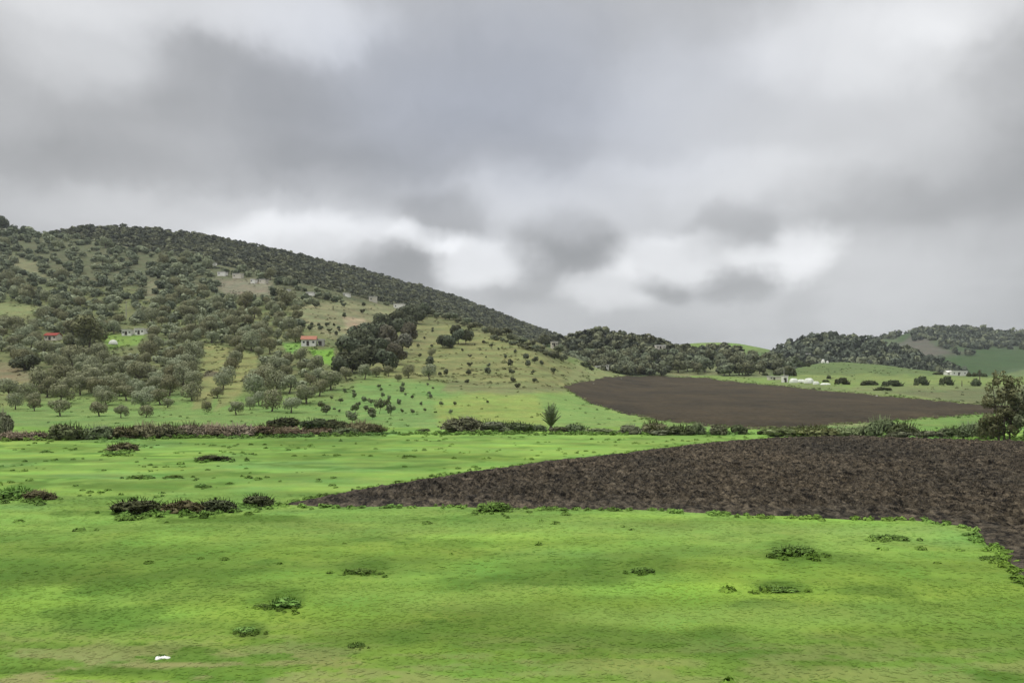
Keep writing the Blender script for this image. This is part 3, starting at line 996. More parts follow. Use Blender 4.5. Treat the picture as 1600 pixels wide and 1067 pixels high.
def slope_candidates():
    out = []
    # (spacing across, spacing in depth) by row band: regular orchard below, looser wood above
    for (r_lo, r_hi, sx, sy, jx, jy) in ((638, 548, 5.0, 6.2, 0.4, 0.9), (548, 430, 4.5, 5.6, 1.6, 2.2), (430, 340, 4.6, 6.4, 1.8, 2.6)):
        Ylo, Yhi = float(depth_slope(100, r_lo)), float(depth_slope(100, r_hi))
        ys = np.arange(Ylo, Yhi, sy)
        for a, y in enumerate(ys):
            x0, x1 = (-120 - 800) * y / F, (900 - 800) * y / F
            xs = np.arange(math.floor(x0 / sx) * sx, x1, sx)
            for x in xs:
                out.append((x + rs.normal() * jx + 0.06 * (y - Ylo), y + rs.normal() * jy))
    out = np.array(out)
    # invert depth -> row per column
    px = 800 + F * out[:, 0] / out[:, 1]
    lo = np.full(len(px), 330.0); hi = np.full(len(px), 690.0)
    for _ in range(26):
        mid = (lo + hi) / 2
        d = depth_slope(px, mid)
        far = d > out[:, 1]
        lo = np.where(far, mid, lo); hi = np.where(far, hi, mid)
    row = (lo + hi) / 2
    ok = row > crest_slope(px) - 1
    ok &= (row < 637) & (px > -110) & (px < 720)
    return px[ok], row[ok], out[ok]


cpx, crow, cxy = slope_candidates()
keep = np.ones(len(cpx), bool)
for poly in CLEAR:
    keep &= poly_sd(cpx, crow, poly) < 1.0
for poly in SPARSE:
    ins = poly_sd(cpx, crow, poly) > 0
    keep &= ~ins | (rs.rand(len(cpx)) < 0.55)
keep &= rs.rand(len(cpx)) < np.where(crow > 548, 0.90, 0.86)
keep &= (fbm(cxy[:, 0] / 16, cxy[:, 1] / 16, 501, 3) < np.where(crow > 545, 0.60, 0.67)) | (rs.rand(len(cpx)) < 0.35)
for px_, base, wp, hp, _ in HAMLET:
    keep &= ~((np.abs(cpx - px_) < wp / 2 + 4) & (crow > base - 2) & (crow < base + 10))
for px, row, wpx, _ in FRONT:
    keep &= ~((np.abs(cpx - px) < wpx * 0.55) & (np.abs(crow - row) < 9))
cpx, crow, cxy = cpx[keep], crow[keep], cxy[keep]
cz = CAMZ + cxy[:, 1] * (HZ - crow) / F + slope_bump(cxy[:, 0], cxy[:, 1])
cw = np.clip(rs.normal(3.85, 0.95, len(cpx)), 2.2, 6.2) * np.where(crow < 430, 1.05, 1.0)
big = rs.rand(len(cpx)) < 0.05
cw = np.where(big & (crow < 560), cw * 1.45, cw)
app = cw / cxy[:, 1] * F
inframe = (cpx > -6) & (cpx < 700)
order = np.argsort(-(app * inframe))
N_OLIVE = 268
solo = np.zeros(len(cpx), bool); solo[order[:N_OLIVE]] = True
# single olives of the grove: named by column strip and by rank up the slope
strips = [(-20, 62, 'at the grassy edge of the grove'), (62, 120, 'in the grove column above the broad front tree'), (120, 175, 'in the grove column above the wide bushy front tree'),
          (175, 245, 'in the dense column in the middle of the grove'), (245, 328, 'in the column beside the first grass strip'), (328, 372, 'in the row between the two grass strips'),
          (372, 420, 'in the column just past the second grass strip'), (420, 470, 'on the slope below the red-roofed house'), (470, 720, 'between the bright green patch and the sapling field')]
for a, b, txt in strips:
    idx = [i for i in np.where(solo)[0] if a <= cpx[i] < b]
    idx.sort(key=lambda i: -crow[i])
    for k, i in enumerate(idx):
        lab = f'olive tree {txt}, {ordw(k + 1)} from the bottom'
        P = (cxy[i, 0], cxy[i, 1], cz[i])
        place_tree('olive_tree', 'olive', P, cw[i], rs, lab, 'olive tree', 'olive trees on the lower slope')


# ---- masses of trees too many to count
def wood_mass(name, label, X, Y, Z, W, Hh, nq, size, mats, cat, matidx, seed, group=None):
    r = np.random.RandomState(seed)
    protos = []
    for k in range(14):
        L = olive_lobes(r, 1.0, 0.92, 0.16)
        V, sh, sn = leaf_cloud(r, L, nq, size, 1.3, 0.12, 0.32, 0.05)
        protos.append((V, sh, sn))
    n = len(X); Vs = []; Ss = []; Ns = []
    pick = r.randint(0, 14, n); ang = r.uniform(0, 6.28, n)
    for i in range(n):
        V, sh, sn = protos[pick[i]]
        c, s = math.cos(ang[i]), math.sin(ang[i])
        v = np.empty_like(V)
        v[:, 0] = (V[:, 0] * c - V[:, 1] * s) * W[i] + X[i]
        v[:, 1] = (V[:, 0] * s + V[:, 1] * c) * W[i] + Y[i]
        v[:, 2] = V[:, 2] * Hh[i] + Z[i] - 0.1 * Hh[i]
        Ns.append(np.stack([sn[:, 0] * c - sn[:, 1] * s, sn[:, 0] * s + sn[:, 1] * c, sn[:, 2]], -1))
        Vs.append(v); Ss.append(np.clip(sh * 0.5 + 0.5 * r.rand(), 0, 1))
    V = np.concatenate(Vs); S = np.concatenate(Ss)
    me = np_mesh(name, V, quads_n(n * nq), [M[m] for m in mats], None, False, np.repeat(matidx, nq), S, np.concatenate(Ns))
    o = obj(name, me)
    return tag(o, label, cat, group, 'stuff')


rest = ~solo
kinds = np.where(rs.rand(rest.sum()) < sstep(560, 440, crow[rest]) * 0.55, 1, 0)
kinds = np.where(rs.rand(rest.sum()) < 0.16, 2, kinds)
wood_mass('woodland', 'thick olive and scrub woodland covering the big hillside up to its top', cxy[rest, 0], cxy[rest, 1], cz[rest], cw[rest], cw[rest] * rs.uniform(0.7, 1.0, rest.sum()),
          110, 0.25, ['olive', 'wood', 'dark'], 'woodland', kinds, 17)


def layer_trees(key, u0, u1, sp_u, nt, t0, t1, dens=None):
    """scatter over a hill, spacing in metres"""
    L = LAYERS[key]
    n = nt
    U = rs.uniform(u0, u1, n); T = rs.uniform(t0, t1, n)
    P = L.at(U, T)
    # thin out to an even spacing
    cell = {}
    okk = np.zeros(n, bool)
    for i in range(n):
        k = (int(P[i, 0] // sp_u), int(P[i, 1] // sp_u))
        if k not in cell:
            cell[k] = 1; okk[i] = True
    P = P[okk]; U = U[okk]
    px, row = pix(P)
    if dens is not None:
        kk = rs.rand(len(P)) < dens(px, row)
        P, px, row = P[kk], px[kk], row[kk]
    return P, px, row


P, px, row = layer_trees('main', 62, 1000, 4.6, 40000, 0.0, 1.04, lambda a, b: np.clip(0.80 + 0.5 * (fbm(a / 30, b / 12, 201, 3) - 0.4), 0, 1))
w = np.clip(rs.normal(4.0, 0.9, len(P)), 2.2, 6.5)
wood_mass('woodland', 'dark scrub woodland over the back of the big hill along its ridge', P[:, 0], P[:, 1], P[:, 2], w, w * 0.85, 40, 0.42, ['wood', 'pine'], 'woodland', (rs.rand(len(P)) < 0.5).astype(int), 19)

# ---- trees of the low ridge behind the far field
GAP = [[(884, 548), (1000, 546), (1006, 556), (890, 558)], [(1018, 566), (1042, 566), (1044, 582), (1018, 582)], [(1150, 546), (1225, 562), (1240, 585), (1195, 572), (1160, 556)]]


def ridge_dens(a, b):
    d = np.full(len(a), 0.92)
    for g in GAP:
        d = np.where(poly_sd(a, b, g) > 0, 0.06, d)
    d = np.where((b > 562) & (a > 1030), 0.45, d)
    d = np.where((b > 588), 0.0, d)
    return np.where(a < 870, d * 0.5, d)


P, px, row = layer_trees('ridge', 800, 1235, 4.3, 9000, 0.1, 1.02, ridge_dens)
w = np.clip(rs.normal(4.9, 1.1, len(P)), 2.6, 7.5)
o = np.argsort(-(w / P[:, 1] + 0.004 * (row > 560)))
near = o[:170]; farr = o[170:]
ridge_bits = [(780, 930, 'by the saddle beside the big hill'), (930, 1000, 'above the white roadside house'), (1000, 1060, 'in the dense stand under the ridge crest'), (1060, 1110, 'in the orchard below the skyline field'),
              (1110, 1160, 'in open rows above the far field'), (1160, 1300, 'at the far end of the low ridge')]
for a, b, txt in ridge_bits:
    idx = [i for i in near if a <= px[i] < b]
    idx.sort(key=lambda i: (-row[i]))
    for k, i in enumerate(idx):
        place_tree('bushy_tree', 'bushy', P[i], w[i], rs, f'bushy tree {txt}, {ordw(k + 1)} up the slope', 'tree', 'bushy trees on the low ridge', n=420, size=0.5, mat='wood', hb=0.5)
wood_mass('woodland', 'tree cover on the upper part of the low ridge behind the far field', P[farr, 0], P[farr, 1], P[farr, 2], w[farr], w[farr] * 0.9, 70, 0.34, ['wood', 'pine'], 'woodland', (rs.rand(len(farr)) < 0.4).astype(int), 23)
pr = LAYERS['ridge'].at(np.array([935.0]), np.array([0.98]))[0]
place_tree('bushy_tree', 'bushy', pr, 6.0, rs, 'taller dark tree standing up above the ridge skyline', 'tree', 'bushy trees on the low ridge', n=420, size=0.5, mat='dark', hb=0.5, tall=1.25)


# ---- woods on the far hills
def wood_dens(a, b):
    d = np.full(len(a), 0.86)
    d = np.where((a > 1380) & (b > 572), 0.35, d)
    return d * np.where(b > 590, 0, 1)


P, px, row = layer_trees('wood', 1160, 1530, 6.6, 14000, 0.2, 1.03, wood_dens)
w = np.clip(rs.normal(6.0, 1.5, len(P)), 3, 10)
wood_mass('woodland', 'dark wood covering the round hill beyond the green fields', P[:, 0], P[:, 1], P[:, 2], w, w * rs.uniform(0.9, 1.35, len(P)), 46, 0.42, ['pine', 'wood'], 'woodland', (rs.rand(len(P)) < 0.25).astype(int), 29)


def far_dens(a, b):
    d = np.zeros(len(a))
    d = np.where((a > 1425) & (b < 533) & (b > 500), 0.70, d)
    d = np.where((a > 1465) & (b < 546) & (b >= 533), 0.40, d)
    d = np.where((a > 1335) & (a <= 1425) & (b < crest_far(a) + 4), 0.6, d)
    d = np.where((a > 1490) & (a < 1520) & (b > 548) & (b < 556), 0.3, d)
    return d


crest_far = L_FAR.crest
P, px, row = layer_trees('far', 1330, 1760, 7.5, 20000, 0.3, 1.02, far_dens)
w = np.clip(rs.normal(7.0, 1.6, len(P)), 4, 11)
wood_mass('woodland', 'wood and orchard rows along the top of the distant hill', P[:, 0], P[:, 1], P[:, 2], w, w * rs.uniform(0.8, 1.2, len(P)), 50, 0.40, ['pine', 'wood'], 'woodland', (rs.rand(len(P)) < 0.4).astype(int), 31)

# ---- the dark copse and other single trees on the front slope
COPSE = [(532, 584, 30), (550, 582, 42), (574, 578, 46), (604, 580, 34), (545, 562, 40), (568, 556, 44), (592, 560, 42), (618, 570, 32), (560, 542, 36), (584, 538, 38), (606, 542, 36), (630, 552, 30),
         (598, 524, 34), (620, 528, 34), (640, 534, 28), (616, 514, 30), (636, 514, 30), (652, 506, 26), (628, 502, 26), (645, 497, 24), (664, 495, 20), (610, 558, 34), (640, 520, 24)]
for k, (px_, row_, wp) in enumerate(sorted(COPSE, key=lambda t: -t[1])):
    grey = px_ > 596 and 530 < row_ < 575
    P1 = at_slope(px_, row_)
    place_tree('evergreen_tree', 'greytree' if grey else 'evergreen', P1, wp * P1[1] / F, rs,
               (f'grey half-bare tree on the knoll side of the dark copse, {ordw(k + 1)} up the copse' if grey else f'dense dark tree of the copse beside the knoll, {ordw(k + 1)} up the copse'), 'tree', 'trees of the dark copse',
               w=6.0, h=5.6, hb=0.6, n=1100, size=0.5, mat='greybranch' if grey else 'dark', r0=0.2, forms=4, tall=1.0)
for k, (px_, row_, wp) in enumerate([(692, 543, 20), (703, 544, 24), (716, 538, 24), (728, 538, 20), (712, 528, 20), (735, 530, 12)]):
    P1 = at_slope(px_, row_)
    place_tree('evergreen_tree', 'evergreen', P1, wp * P1[1] / F, rs, f'dark tree of the small clump on top of the knoll, {ordw(k + 1)} from its near end', 'tree', 'small clump on the knoll',
               w=6.0, h=5.6, hb=0.6, n=1100, size=0.5, mat='dark', r0=0.2, forms=4, tall=1.1)
# tall lighter tree rising out of the grove
P1 = at_slope(140, 545)
place_tree('tall_tree', 'talltree', P1, 42 * P1[1] / F, rs, 'tall yellow-green tree rising above the olives near the scarlet roof', 'tree', None, w=7.0, h=11.5, hb=1.5, n=1500, size=0.55, mat='tall', r0=0.25, forms=1, tall=0.95)
P1 = at_slope(38, 578)
place_tree('evergreen_tree', 'evergreen', P1, 37 * P1[1] / F, rs, 'dark round tree at the bare patch on the edge of the grove', 'tree', None, w=6.0, h=5.6, hb=0.6, n=1100, size=0.5, mat='dark', forms=4, tall=.8)
for px_, row_, wp, lab in [(3, 360, 22, 'dark tree cut by the picture edge on the hilltop'), (38, 366, 11, 'small dark tree on the hilltop skyline near the edge tree'), (126, 362, 10, 'dark tree standing out on the flat hilltop skyline')]:
    P1 = at_slope(px_, max(row_, float(crest_slope(px_)))) if px_ < 60 else LAYERS['main'].at(np.array([px_]), np.array([0.97]))[0]
    place_tree('evergreen_tree', 'evergreen', P1, wp * P1[1] / F, rs, lab, 'tree', None, w=6.0, h=5.6, hb=0.6, n=1100, size=0.5, mat='dark', forms=4)

# saplings in the bright field below the knoll
SAP = [(745, 205, 7), (800, 205, 6), (805, 235, 8), (720, 265, 8), (665, 245, 5), (710, 325, 5), (955, 180, 6), (970, 195, 6), (980, 230, 7), (1020, 240, 6), (1105, 165, 6), (1100, 190, 9), (1160, 238, 5), (1120, 225, 5),
       (865, 262, 9), (905, 272, 9), (830, 290, 7), (810, 312, 13), (875, 308, 9), (960, 312, 16), (1005, 292, 12), (1030, 328, 14), (910, 332, 14), (1080, 272, 7), (1100, 328, 6), (1165, 333, 7), (1215, 280, 5), (1240, 322, 6),
       (1265, 215, 6), (1275, 237, 6), (1290, 190, 5), (1425, 283, 6), (1340, 282, 7), (1400, 332, 7), (600, 300, 12), (630, 322, 15), (790, 372, 18), (915, 357, 11), (680, 315, 5)]
SAP = sorted([(x / 3.95 + 350, y / 3.95 + 560, wp) for x, y, wp in SAP])
for k, (px_, row_, wp) in enumerate(SAP):
    P1 = at_slope(px_, row_ + wp * 0.45)
    place_tree('young_tree', 'sapling', P1, wp * P1[1] / F, rs, f'{"bushy" if wp > 9 else "little"} young tree in the bright field under the copse, {ordw(k + 1)} from its grove side', 'young tree', 'young trees in the bright field',
               w=1.8, h=2.1, hb=0.45, n=260, size=0.26, mat='young', r0=0.05, forms=5)
KNOLL = [(300, 210, 5), (300, 226, 5), (250, 265, 5), (210, 312, 7), (295, 315, 6), (220, 376, 7), (285, 420, 16), (345, 490, 7), (380, 487, 10), (530, 380, 6), (530, 436, 8), (520, 482, 10), (512, 533, 9), (645, 432, 8),
         (640, 472, 13), (630, 385, 4), (708, 340, 5), (750, 378, 6), (780, 428, 12), (790, 472, 11), (797, 525, 9), (823, 566, 10), (810, 355, 6), (615, 290, 6), (660, 312, 7), (890, 424, 11), (875, 378, 12), (930, 402, 13),
         (918, 474, 7), (930, 527, 9), (975, 427, 8), (1045, 472, 9), (640, 663, 6), (120, 560, 5), (110, 592, 8), (30, 640, 6), (90, 668, 7), (175, 635, 5), (288, 630, 6), (270, 556, 5), (230, 677, 5), (440, 672, 6), (485, 345, 5), (560, 308, 4)]
KNOLL = sorted([(x / 3.95 + 600, y / 3.95 + 460, wp) for x, y, wp in KNOLL])
for k, (px_, row_, wp) in enumerate(KNOLL):
    P1 = at_slope(px_, row_ + wp * 0.45)
    place_tree('young_tree', 'knolltree', P1, wp * 0.92 * P1[1] / F, rs, f'{"round dark" if wp > 8 else "tiny dark"} young tree dotted on the dry knoll, {ordw(k + 1)} along it from the copse', 'young tree', 'young trees dotted on the knoll',
               w=2.4, h=2.4, hb=0.5, n=300, size=0.34, mat='dark', r0=0.07, forms=5)
# specks on the terraces under the hamlet
TERR = [(487, 509, 6), (498, 510, 6), (511, 511, 7), (522, 511, 5), (503, 514, 5), (529, 514, 6), (515, 519, 7), (530, 519, 5), (484, 518, 8), (500, 517, 7), (525, 524, 7), (538, 498, 8), (537, 480, 7), (568, 479, 7), (589, 497, 5), (566, 490, 8), (493, 482, 10), (470, 505, 5)]
for k, (px_, row_, wp) in enumerate(TERR):
    P1 = at_slope(px_, row_)
    place_tree('young_tree', 'knolltree', P1, wp * P1[1] / F, rs, f'small dark tree scattered on the pale terraces under the hamlet, {ordw(k + 1)} of them', 'young tree', 'small trees on the terraces', w=2.4, h=2.4, hb=0.5, n=300, size=0.34, mat='dark', r0=0.07, forms=5)
# hedge of scrubby trees running down the far side of the knoll
k = 0
for a in np.linspace(0, 1, 34):
    px_ = 655 + 225 * a; row_ = float(crest_slope(px_)) + 4 + rs.uniform(-2, 9) * (0.4 + a)
    wp = rs.uniform(9, 17); k += 1
    P1 = at_slope(px_, row_)
    place_tree('bushy_tree', 'bushy', P1, wp * P1[1] / F, rs, f'dark scrubby tree in the hedge along the knoll crest, {ordw(k)} down from the copse end', 'tree', 'hedge along the knoll crest', n=420, size=0.5, mat='wood', hb=0.3, tall=0.8)
for j, a in enumerate(np.linspace(0, 1, 16)):
    px_ = 772 + 100 * a; row_ = 530 + 30 * a + rs.uniform(-2, 2)
    P1 = at_slope(px_, row_)
    wp = rs.uniform(8, 13)
    place_tree('bushy_tree', 'bushy', P1, wp * P1[1] / F, rs, f'low dark hedge tree in the line crossing the knoll slope, {ordw(j + 1)} from its top', 'tree', 'hedge line across the knoll', n=420, size=0.5, mat='dark', hb=0.2, tall=0.6)

# ------------------------------------------------------------------ hedgerow bushes
def bush_mesh(kind, i, n=700, size=0.12, mat='bushgreen', spiky=0.0):
    key = ('bush', kind, i)
    if key not in PROTO:
        r = np.random.RandomState(hash_int(kind) + 77 * i)
        L = []
        for k in range(9):
            x = r.uniform(-.36, .36); rad = r.uniform(.10, .20) * (1.25 - abs(x))
            L.append((x, r.uniform(-.16, .16), r.uniform(.30, .78) * (1 - 1.0 * x * x * 2) * 0.6 + 0.1, rad, 1.25))
        for k in range(5):
            L.append((r.uniform(-.42, .42), r.uniform(-.2, .2), 0.14, r.uniform(.10, .17), 1.2))
        V, sh, sn = leaf_cloud(r, L, n, size, 1.8, 0.25, 0.6, 0.12)
        V[:, 2] = np.maximum(V[:, 2], -0.02)
        # shoots standing proud of the mass
        ns = int(60 + 160 * spiky)
        px = r.uniform(-.46, .46, ns); py = r.uniform(-.22, .22, ns); hh = (0.9 - 1.5 * px * px) * r.uniform(.55, 1.0 + .25 * spiky, ns)
        lean = r.normal(size=(ns, 2)) * (.05 + .08 * spiky)
        S = []
        for q in range(ns):
            b = np.array([px[q], py[q], hh[q] * .35]); tp = np.array([px[q] + lean[q, 0], py[q] + lean[q, 1], hh[q]])
            wd = np.array([size * .16, 0, 0])
            mid = (b + tp) / 2
            S.append([b - wd, b + wd, tp + wd * .2, tp - wd * .2])
            S.append([mid - wd * 2.4, mid + (0, 0, size * .4), mid + wd * 2.4 + (0, 0, size * .2), mid - (0, 0, size * .3)])
        S = np.array(S).reshape(-1, 3)
        sn[:, 2] += 0.8 if kind.startswith('weeds') else 0.45
        sn = np.concatenate([sn, np.stack([S[:, 0] * .8, S[:, 1] * .8 - .15, 0 * S[:, 0] + .9], -1)])
        V = np.concatenate([V, S]); sh = np.concatenate([sh, np.repeat(r.rand(len(S) // 4), 4)])
        nq = len(V) // 4
        PROTO[key] = np_mesh(kind + '_foliage', V, quads_n(nq), M[mat], None, False, None, sh, sn)
    return PROTO[key]


def place_bush(name, kind, mat, px_, base, wpx, hpx, label, cat, group=None, on='ground', spiky=0.0, forms=3, n=700, size=0.12):
    P1 = at_ground(px_, base) if on == 'ground' else at_slope(px_, base)
    s = P1[1] / F
    o = bpy.data.objects.new(name, bush_mesh(kind, rs.randint(forms), n, size, mat, spiky))
    link(o)
    o.location = (P1[0], P1[1], P1[2] - 0.03)
    o.scale = (wpx * s * 1.08, max(wpx * s * 0.75, hpx * s * 0.9), hpx * s * (1.05 if kind in ('brambles', 'brownbush', 'blackbush') else 1.32))
    o.rotation_euler = (0, 0, rs.choice([0, math.pi]) + rs.uniform(-.25, .25))
    return tag(o, label, cat, group)


HEDGE = [  # px centre, base row, width, height, kind, material, spiky, label
    (3, 678, 32, 38, 'greybush', 'bushgrey', .2, 'tall grey-green bush cut by the picture edge at the end of the bramble bank'),
    (28, 688, 60, 15, 'brambles', 'bramble', .9, 'reddish bramble bush next to the edge bush of the bank'),
    (62, 687, 50, 14, 'brambles', 'bramble', .9, 'reddish bramble bush touching the first dark green bush'),
    (106, 688, 56, 26, 'darkbush', 'bushgreen', .2, 'dark green rounded bush rising from the reddish bank'),
    (150, 687, 52, 22, 'darkbush', 'bushgreen', .3, 'dark green bush joined to the rounded one on the bank'),
    (193, 686, 50, 22, 'brownbush', 'brownbush', .7, 'brownish green bush beside the dark bushes of the bank'),
    (228, 685, 48, 27, 'brownbush', 'brownbush', .8, 'tall brownish thicket bush in the middle of the bank'),
    (264, 684, 46, 25, 'brownbush', 'brownbush', .8, 'olive brown thicket bush before the long reddish stretch'),
    (297, 683, 44, 24, 'brambles', 'bramble', .9, 'reddish bramble bush with a dark tip at the start of the long stretch'),
    (333, 682, 50, 22, 'brambles', 'bramble', .9, 'reddish bramble bush in the long stretch, nearest its brown end'),
    (372, 681, 52, 21, 'brambles', 'bramble', .9, 'reddish bramble bush under the dark umbrella-shaped olive'),
    (412, 680, 54, 18, 'brambles', 'bramble', .9, 'reddish bramble bush before the black-green bushes'),
    (455, 679, 56, 13, 'brambles', 'bramble', .9, 'low reddish bramble bush in front of the first black-green bush'),
    (500, 678, 52, 11, 'brambles', 'bramble', .9, 'low reddish bramble bush in front of the second black-green bush'),
    (443, 668, 50, 20, 'blackbush', 'bushdark', .2, 'black-green bush behind the low brambles at the sapling field'),
    (492, 671, 44, 22, 'blackbush', 'bushdark', .2, 'black-green bush in the middle of the dark clump'),
    (525, 672, 36, 22, 'blackbush', 'bushdark', .2, 'black-green bush at the sapling end of the dark clump'),
    (535, 678, 50, 10, 'darkbush', 'bushgreen', .3, 'low green bush at the foot of the dark clump'),
    (562, 676, 40, 22, 'brownbush', 'brownbush', .8, 'olive brown bush after the dark clump'),
    (588, 675, 32, 15, 'brownbush', 'brownbush', .8, 'last brown bush of the bank before the open grass gap'),
    (662, 674, 20, 5, 'darkbush', 'bushgreen', .2, 'tiny green bush in the open grass gap'),
    (722, 675, 64, 23, 'greybush', 'bushgrey', .3, 'wide domed grey-green bush after the open gap'),
    (768, 675, 56, 17, 'greybush', 'bushgrey', .3, 'grey-green bush joined to the wide domed one'),
    (808, 675, 48, 15, 'darkbush', 'bushgreen', .4, 'green bush between the grey-green ones and the palm'),
    (838, 674, 30, 10, 'darkbush', 'bushgreen', .4, 'low green bush at the foot of the palm'),
    (872, 674, 30, 8, 'greybush', 'bushgrey', .4, 'low grey-green bush just past the palm'),
    (900, 674, 34, 13, 'darkbush', 'bushgreen', .5, 'dark bush a little past the palm'),
    (935, 675, 44, 6, 'reedbush', 'reed', .8, 'thin low growth on the field edge past the palm'),
    (985, 678, 34, 16, 'greybush', 'bushgrey', .5, 'grey bush above the two pale boulders'),
    (1022, 678, 36, 24, 'brownbush', 'brownbush', .3, 'domed olive brown bush beside the two pale boulders'),
    (1040, 680, 50, 10, 'greybush', 'bushgrey', .4, 'low grey-green bush at the foot of the domed brown one'),
    (1062, 680, 44, 15, 'darkbush', 'bushgreen', .2, 'green leafy bush after the domed brown one'),
    (1088, 679, 30, 18, 'darkbush', 'bushgreen', .4, 'green bush with a dark upright tip'),
    (1123, 680, 26, 16, 'greybush', 'bushgrey', .4, 'grey-green bush between two dark ones under the far field'),
    (1156, 679, 24, 19, 'blackbush', 'bushdark', .2, 'dark round bush standing alone on the field edge'),
    (1191, 679, 16, 10, 'blackbush', 'bushdark', .2, 'small dark bush by the yellowish reeds'),
    (1225, 681, 60, 12, 'reedbush', 'reed', .9, 'yellowish reed clump at the start of the reeds'),
    (1275, 682, 60, 15, 'reedbush', 'reed', .9, 'yellowish reed clump in the middle of the reeds'),
    (1318, 682, 50, 15, 'reedbush', 'reed', .9, 'yellowish reed clump next to the dark thicket'),
    (1346, 682, 34, 18, 'darkbush', 'bushgreen', .6, 'green spiky bush at the reed end of the thicket'),
    (1377, 683, 46, 30, 'darkbush', 'bushgreen', .5, 'tallest dark green bush of the thicket'),
    (1412, 684, 42, 24, 'darkbush', 'bushgreen', .6, 'spiky green bush beside the tallest one of the thicket'),
    (1405, 685, 50, 12, 'greybush', 'bushgrey', .3, 'low grey-green bush in front of the spiky one'),
    (1448, 685, 62, 14, 'greybush', 'bushgrey', .3, 'low wide grey-green bush between the thicket and the tall tree'),
    (1488, 685, 44, 18, 'darkbush', 'bushgreen', .2, 'leafy dark green bush before the tall tree'),
    (1515, 684, 46, 24, 'darkbush', 'bushgreen', .2, 'taller leafy dark green bush before the tall tree'),
    (1540, 686, 40, 28, 'darkbush', 'bushgreen', .2, 'dark green bush at the foot of the tall tree'),
]
for px_, base, wp, hp, kd, mt, spk, lab in HEDGE:
    nm = {'brambles': 'bramble_bush', 'reedbush': 'reed_clump'}.get(kd, 'bush')
    place_bush(nm, kd, mt, px_, base, wp, hp, lab, {'bramble_bush': 'bramble', 'reed_clump': 'reeds'}.get(nm, 'bush'), 'hedge between meadow and slope', 'ground', spk, 3, 800, 0.10)
LANE = [(1317, 601, 20, 10, 'first and nearest the white sheeting'), (1358, 602, 26, 8, 'second, long and low'), (1396, 603, 28, 9, 'third, long with a lighter end'), (1441, 603, 20, 13, 'fourth, rounded'),
        (1480, 603, 19, 13, 'fifth, with two humps'), (1525, 604, 14, 11, 'last, a dark ball beside the thin pole'), (1378, 610, 24, 5, 'lowest, on the near side of the lane')]
for px_, base, wp, hp, lab in LANE:
    place_bush('bush', 'lanebush', 'bushdark', px_, base, wp, hp, f'dark bush along the field lane, {lab}', 'bush', 'bushes along the field lane', 'slope', .1)
for k, (px_, base, wp, hp) in enumerate([(1195, 588, 10, 6), (1236, 588, 16, 12), (1222, 583, 12, 8), (1250, 572, 14, 8), (1240, 569, 22, 10), (1262, 572, 8, 5), (1290, 598, 10, 4), (1295, 592, 7, 6)]):
    place_bush('bush', 'lanebush', 'bushdark', px_, base, wp, hp, f'dark bush around the white-sheeted farm, {ordw(k + 1)} of its bushes', 'bush', 'bushes around the farm', 'slope', .1)
for k, (px_, base, wp, hp) in enumerate([(1514, 588, 8, 6), (1522, 588, 8, 6), (1530, 588, 9, 8), (1538, 589, 8, 6), (1465, 585, 14, 4)]):
    place_bush('bush', 'lanebush', 'bushdark', px_, base, wp, hp, f'small dark bush in the row beside the long white building, {ordw(k + 1)} away from it', 'bush', 'bushes by the long white building', 'slope', .1)
for px_, base, wp, hp, lab in [(914, 574, 16, 9, 'dark low bush on the turf beside the knoll hedge end'), (924, 578, 9, 5, 'small dark bush below the low one at the knoll hedge end'), (610, 640, 14, 3, 'tiny bush along the ditch in the bright field'),
                               (1372, 563, 6, 4, 'tiny bush on the far green hillock')]:
    place_bush('bush', 'lanebush', 'bushdark', px_, base, wp, hp, lab, 'bush', None, 'slope', .1)

# weeds standing in the meadow
WEEDS = [(26, 778, 52, 24, 'weed', .5, 'dark green weed clump at the edge of the meadow'), (62, 780, 46, 20, 'brownbush', .6, 'rusty weed clump joined to the dark green one'),
         (216, 800, 72, 30, 'bushdark', .8, 'dark bristling weed clump, first of the row across the meadow'), (285, 800, 62, 26, 'brownbush', .8, 'brown-green bristling weed clump in the middle of the row'),
         (338, 798, 62, 25, 'bushdark', .8, 'dark weed clump between the brown-green one and the round one'), (404, 789, 44, 24, 'bushdark', .7, 'round dark weed clump near the tip of the ploughed field'),
         (333, 720, 48, 12, 'bushdark', .4, 'flat dark weed patch alone in the middle meadow'), (773, 800, 46, 22, 'weed', .4, 'leafy deep green weed at the border of the ploughed field'),
         (272, 746, 24, 7, 'weed', .3, 'little weed tuft above the row of dark clumps'), (218, 747, 34, 8, 'weed', .3, 'long low weed tuft above the first dark clump'), (315, 760, 22, 9, 'weed', .3, 'small rounded weed tuft between patch and row'),
         (72, 706, 14, 6, 'weed', .3, 'tiny weed tuft near the bramble bank'), (192, 704, 44, 18, 'brownbush', .9, 'spindly wilted weed clump below the bramble bank'), (180, 712, 26, 8, 'weed', .3, 'low weed at the foot of the wilted clump'),
         (1240, 868, 60, 30, 'weed', .5, 'broad grey-green weed in the front crop'), (446, 950, 46, 32, 'weed', .3, 'rounded weed in the front crop under the row of dark clumps'), (412, 950, 28, 14, 'weed', .3, 'low weed beside the rounded one in the front crop'),
         (565, 896, 44, 16, 'weed', .3, 'flat weed in the front crop below the field tip'), (1005, 893, 34, 18, 'weed', .3, 'weed in the middle of the front crop'), (1215, 924, 56, 15, 'weed', .2, 'dark flat weed below the broad grey-green one'),
         (385, 988, 40, 18, 'weed', .3, 'weed near the verge below the rounded one'), (556, 1012, 24, 16, 'weed', .3, 'small weed by the dry verge'), (1390, 842, 52, 16, 'weed', .4, 'weed close to the corner of the ploughed field'),
         (1545, 872, 26, 12, 'weed', .4, 'leafy weed on the edge of the field corner'), (875, 818, 0, 0, '', 0, '')]
